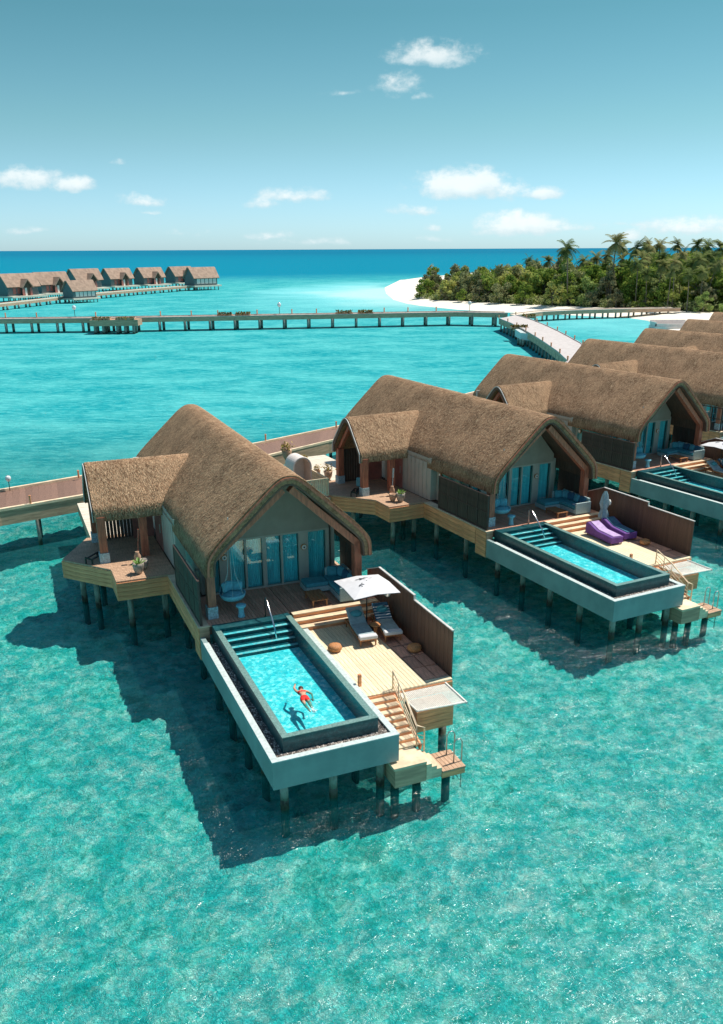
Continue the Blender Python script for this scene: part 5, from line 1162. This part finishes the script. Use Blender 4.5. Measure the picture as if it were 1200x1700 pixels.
# undergrowth hides the floor
bl = [(x, front_y(x) + g.uniform(1, 9), g.uniform(1.2, 2.2), g.uniform(1.2, 2.0)) for x in [g.uniform(20, 140) for _ in range(150)]]
V, tone = leaf_cloud(15000, bl, .3, 78); o = mobj('undergrowth', fast_mesh('undergrowth', V, np.arange(len(V)).reshape(-1, 4), 'leaf_olive', tone), kind='stuff'); tag(o, 'low green undergrowth behind the beach', 'undergrowth')

# ------------------------------------------------------------------ the swimmer
def make_swimmer():
    t = thing('person', 'person in red swimwear swimming freestyle in the nearest pool', 'person')
    J = {'pel': ((0, 0, 0), .115), 'wst': ((.01, .20, .01), .095), 'chs': ((.02, .40, .01), .125), 'nck': ((.03, .56, .015), .052), 'hd': ((.04, .68, .02), .085), 'hd2': ((.045, .76, .02), .075),
         'shL': ((-.15, .47, .02), .055), 'elL': ((-.20, .72, .05), .042), 'wrL': ((-.10, .98, .02), .030), 'haL': ((-.08, 1.05, .01), .026),
         'shR': ((.19, .45, .01), .055), 'elR': ((.33, .24, -.02), .040), 'wrR': ((.30, -.02, -.03), .028), 'haR': ((.29, -.09, -.03), .026),
         'hipL': ((-.09, -.06, 0), .085), 'knL': ((-.07, -.46, -.02), .060), 'anL': ((-.03, -.84, .0), .036), 'ftL': ((-.02, -1.00, .01), .026),
         'hipR': ((.09, -.06, 0), .085), 'knR': ((.12, -.44, -.05), .060), 'anR': ((.13, -.80, -.06), .036), 'ftR': ((.14, -.96, -.05), .026)}
    E_ = [('pel', 'wst'), ('wst', 'chs'), ('chs', 'nck'), ('nck', 'hd'), ('hd', 'hd2'), ('chs', 'shL'), ('shL', 'elL'), ('elL', 'wrL'), ('wrL', 'haL'), ('chs', 'shR'), ('shR', 'elR'), ('elR', 'wrR'), ('wrR', 'haR'),
          ('pel', 'hipL'), ('hipL', 'knL'), ('knL', 'anL'), ('anL', 'ftL'), ('pel', 'hipR'), ('hipR', 'knR'), ('knR', 'anR'), ('anR', 'ftR')]
    for s_, sy in (('L', 1), ('R', -1)):
        hx, hy_, hz = J['ha' + s_][0]
        for i, dx_ in enumerate((-.03, -.01, .01, .03)):
            L = (.065, .08, .078, .06)[i]; J['f%s%d' % (s_, i)] = ((hx + dx_, hy_ + sy * .04, hz), .009); J['g%s%d' % (s_, i)] = ((hx + dx_ * 1.25, hy_ + sy * (.04 + L), hz - .012), .008); E_ += [('ha' + s_, 'f%s%d' % (s_, i)), ('f%s%d' % (s_, i), 'g%s%d' % (s_, i))]
        J['t' + s_] = ((hx + .05 * sy, hy_ - sy * .0, hz), .009); J['u' + s_] = ((hx + .06 * sy, hy_ + sy * .035, hz), .008); E_ += [('ha' + s_, 't' + s_), ('t' + s_, 'u' + s_)]
    ks = list(J); me = bpy.data.meshes.new('skeleton'); me.from_pydata([J[k][0] for k in ks], [(ks.index(a), ks.index(b)) for a, b in E_], [])
    o = bpy.data.objects.new('body_tmp', me); col.objects.link(o); m_ = o.modifiers.new('s', 'SKIN'); m_.use_smooth_shade = True
    for i, k in enumerate(ks): me.skin_vertices[0].data[i].radius = (J[k][1], J[k][1] * .85)
    me.skin_vertices[0].data[0].use_root = True
    ss = o.modifiers.new('u', 'SUBSURF'); ss.levels = 2; ss.render_levels = 2
    dg = bpy.context.evaluated_depsgraph_get(); bmesh_ = bpy.data.meshes.new_from_object(o.evaluated_get(dg)); bpy.data.objects.remove(o)
    bmesh_.name = 'body'; bmesh_.materials.clear(); bmesh_.materials.append(MATS['skin']); body = mobj('body', bmesh_, t)
    def shell(name, mat, test, off):
        bm = bmesh.new(); bm.from_mesh(bmesh_); bm.normal_update()
        bmesh.ops.delete(bm, geom=[f for f in bm.faces if not test(f.calc_center_median())], context='FACES')
        for v_ in bm.verts: v_.co += v_.normal * off
        me_ = bpy.data.meshes.new(name); bm.to_mesh(me_); bm.free(); me_.materials.clear(); me_.materials.append(MATS[mat])
        for p_ in me_.polygons: p_.use_smooth = True
        mobj(name, me_, t)
    shell('swim_shorts', 'red_cloth', lambda c: -.20 < c.y < .06 and abs(c.x) < .26, .012)
    shell('swim_top', 'red_cloth', lambda c: .33 < c.y < .40 and abs(c.x) < .145, .01)
    shell('hair', 'hair', lambda c: c.y > .60 and abs(c.x) < .16 and (c.z > -.01) and c.y < .9 and c.x > -.06, .018)
    # face looks down and sideways: nose, eyes, ears
    f = MB(); f.lathe([(.018, 0), (.0, .03)], (.045, .70, -.085), 6); fo = f.build('nose', 'skin', t)
    return t
def splash(t):
    g = random.Random(4); f = MB()
    for i in range(150):
        a = g.uniform(0, 6.28); r = abs(g.gauss(0, .16)); c = Vector((.06 + r * math.cos(a), -1.02 + r * math.sin(a) * 1.5, .0 + max(0, g.gauss(.02, .04)))); d = Vector((g.uniform(-1, 1), g.uniform(-1, 1), g.uniform(-.4, .4))).normalized() * g.uniform(.01, .035); e = d.cross(Vector((.1, .2, 1))).normalized() * d.length
        f.add([c - d, c + e, c + d, c - e], [(0, 1, 2, 3)])
    o = f.build('water_splash', 'foam', t, kind='stuff')
sw = make_swimmer(); splash(sw); sw.scale = (.88, .88, .88); place(sw, 1, 1.78, 2.45, RIM - .05, -.10)
mb = MB()
g = random.Random(9); mb.tone = None
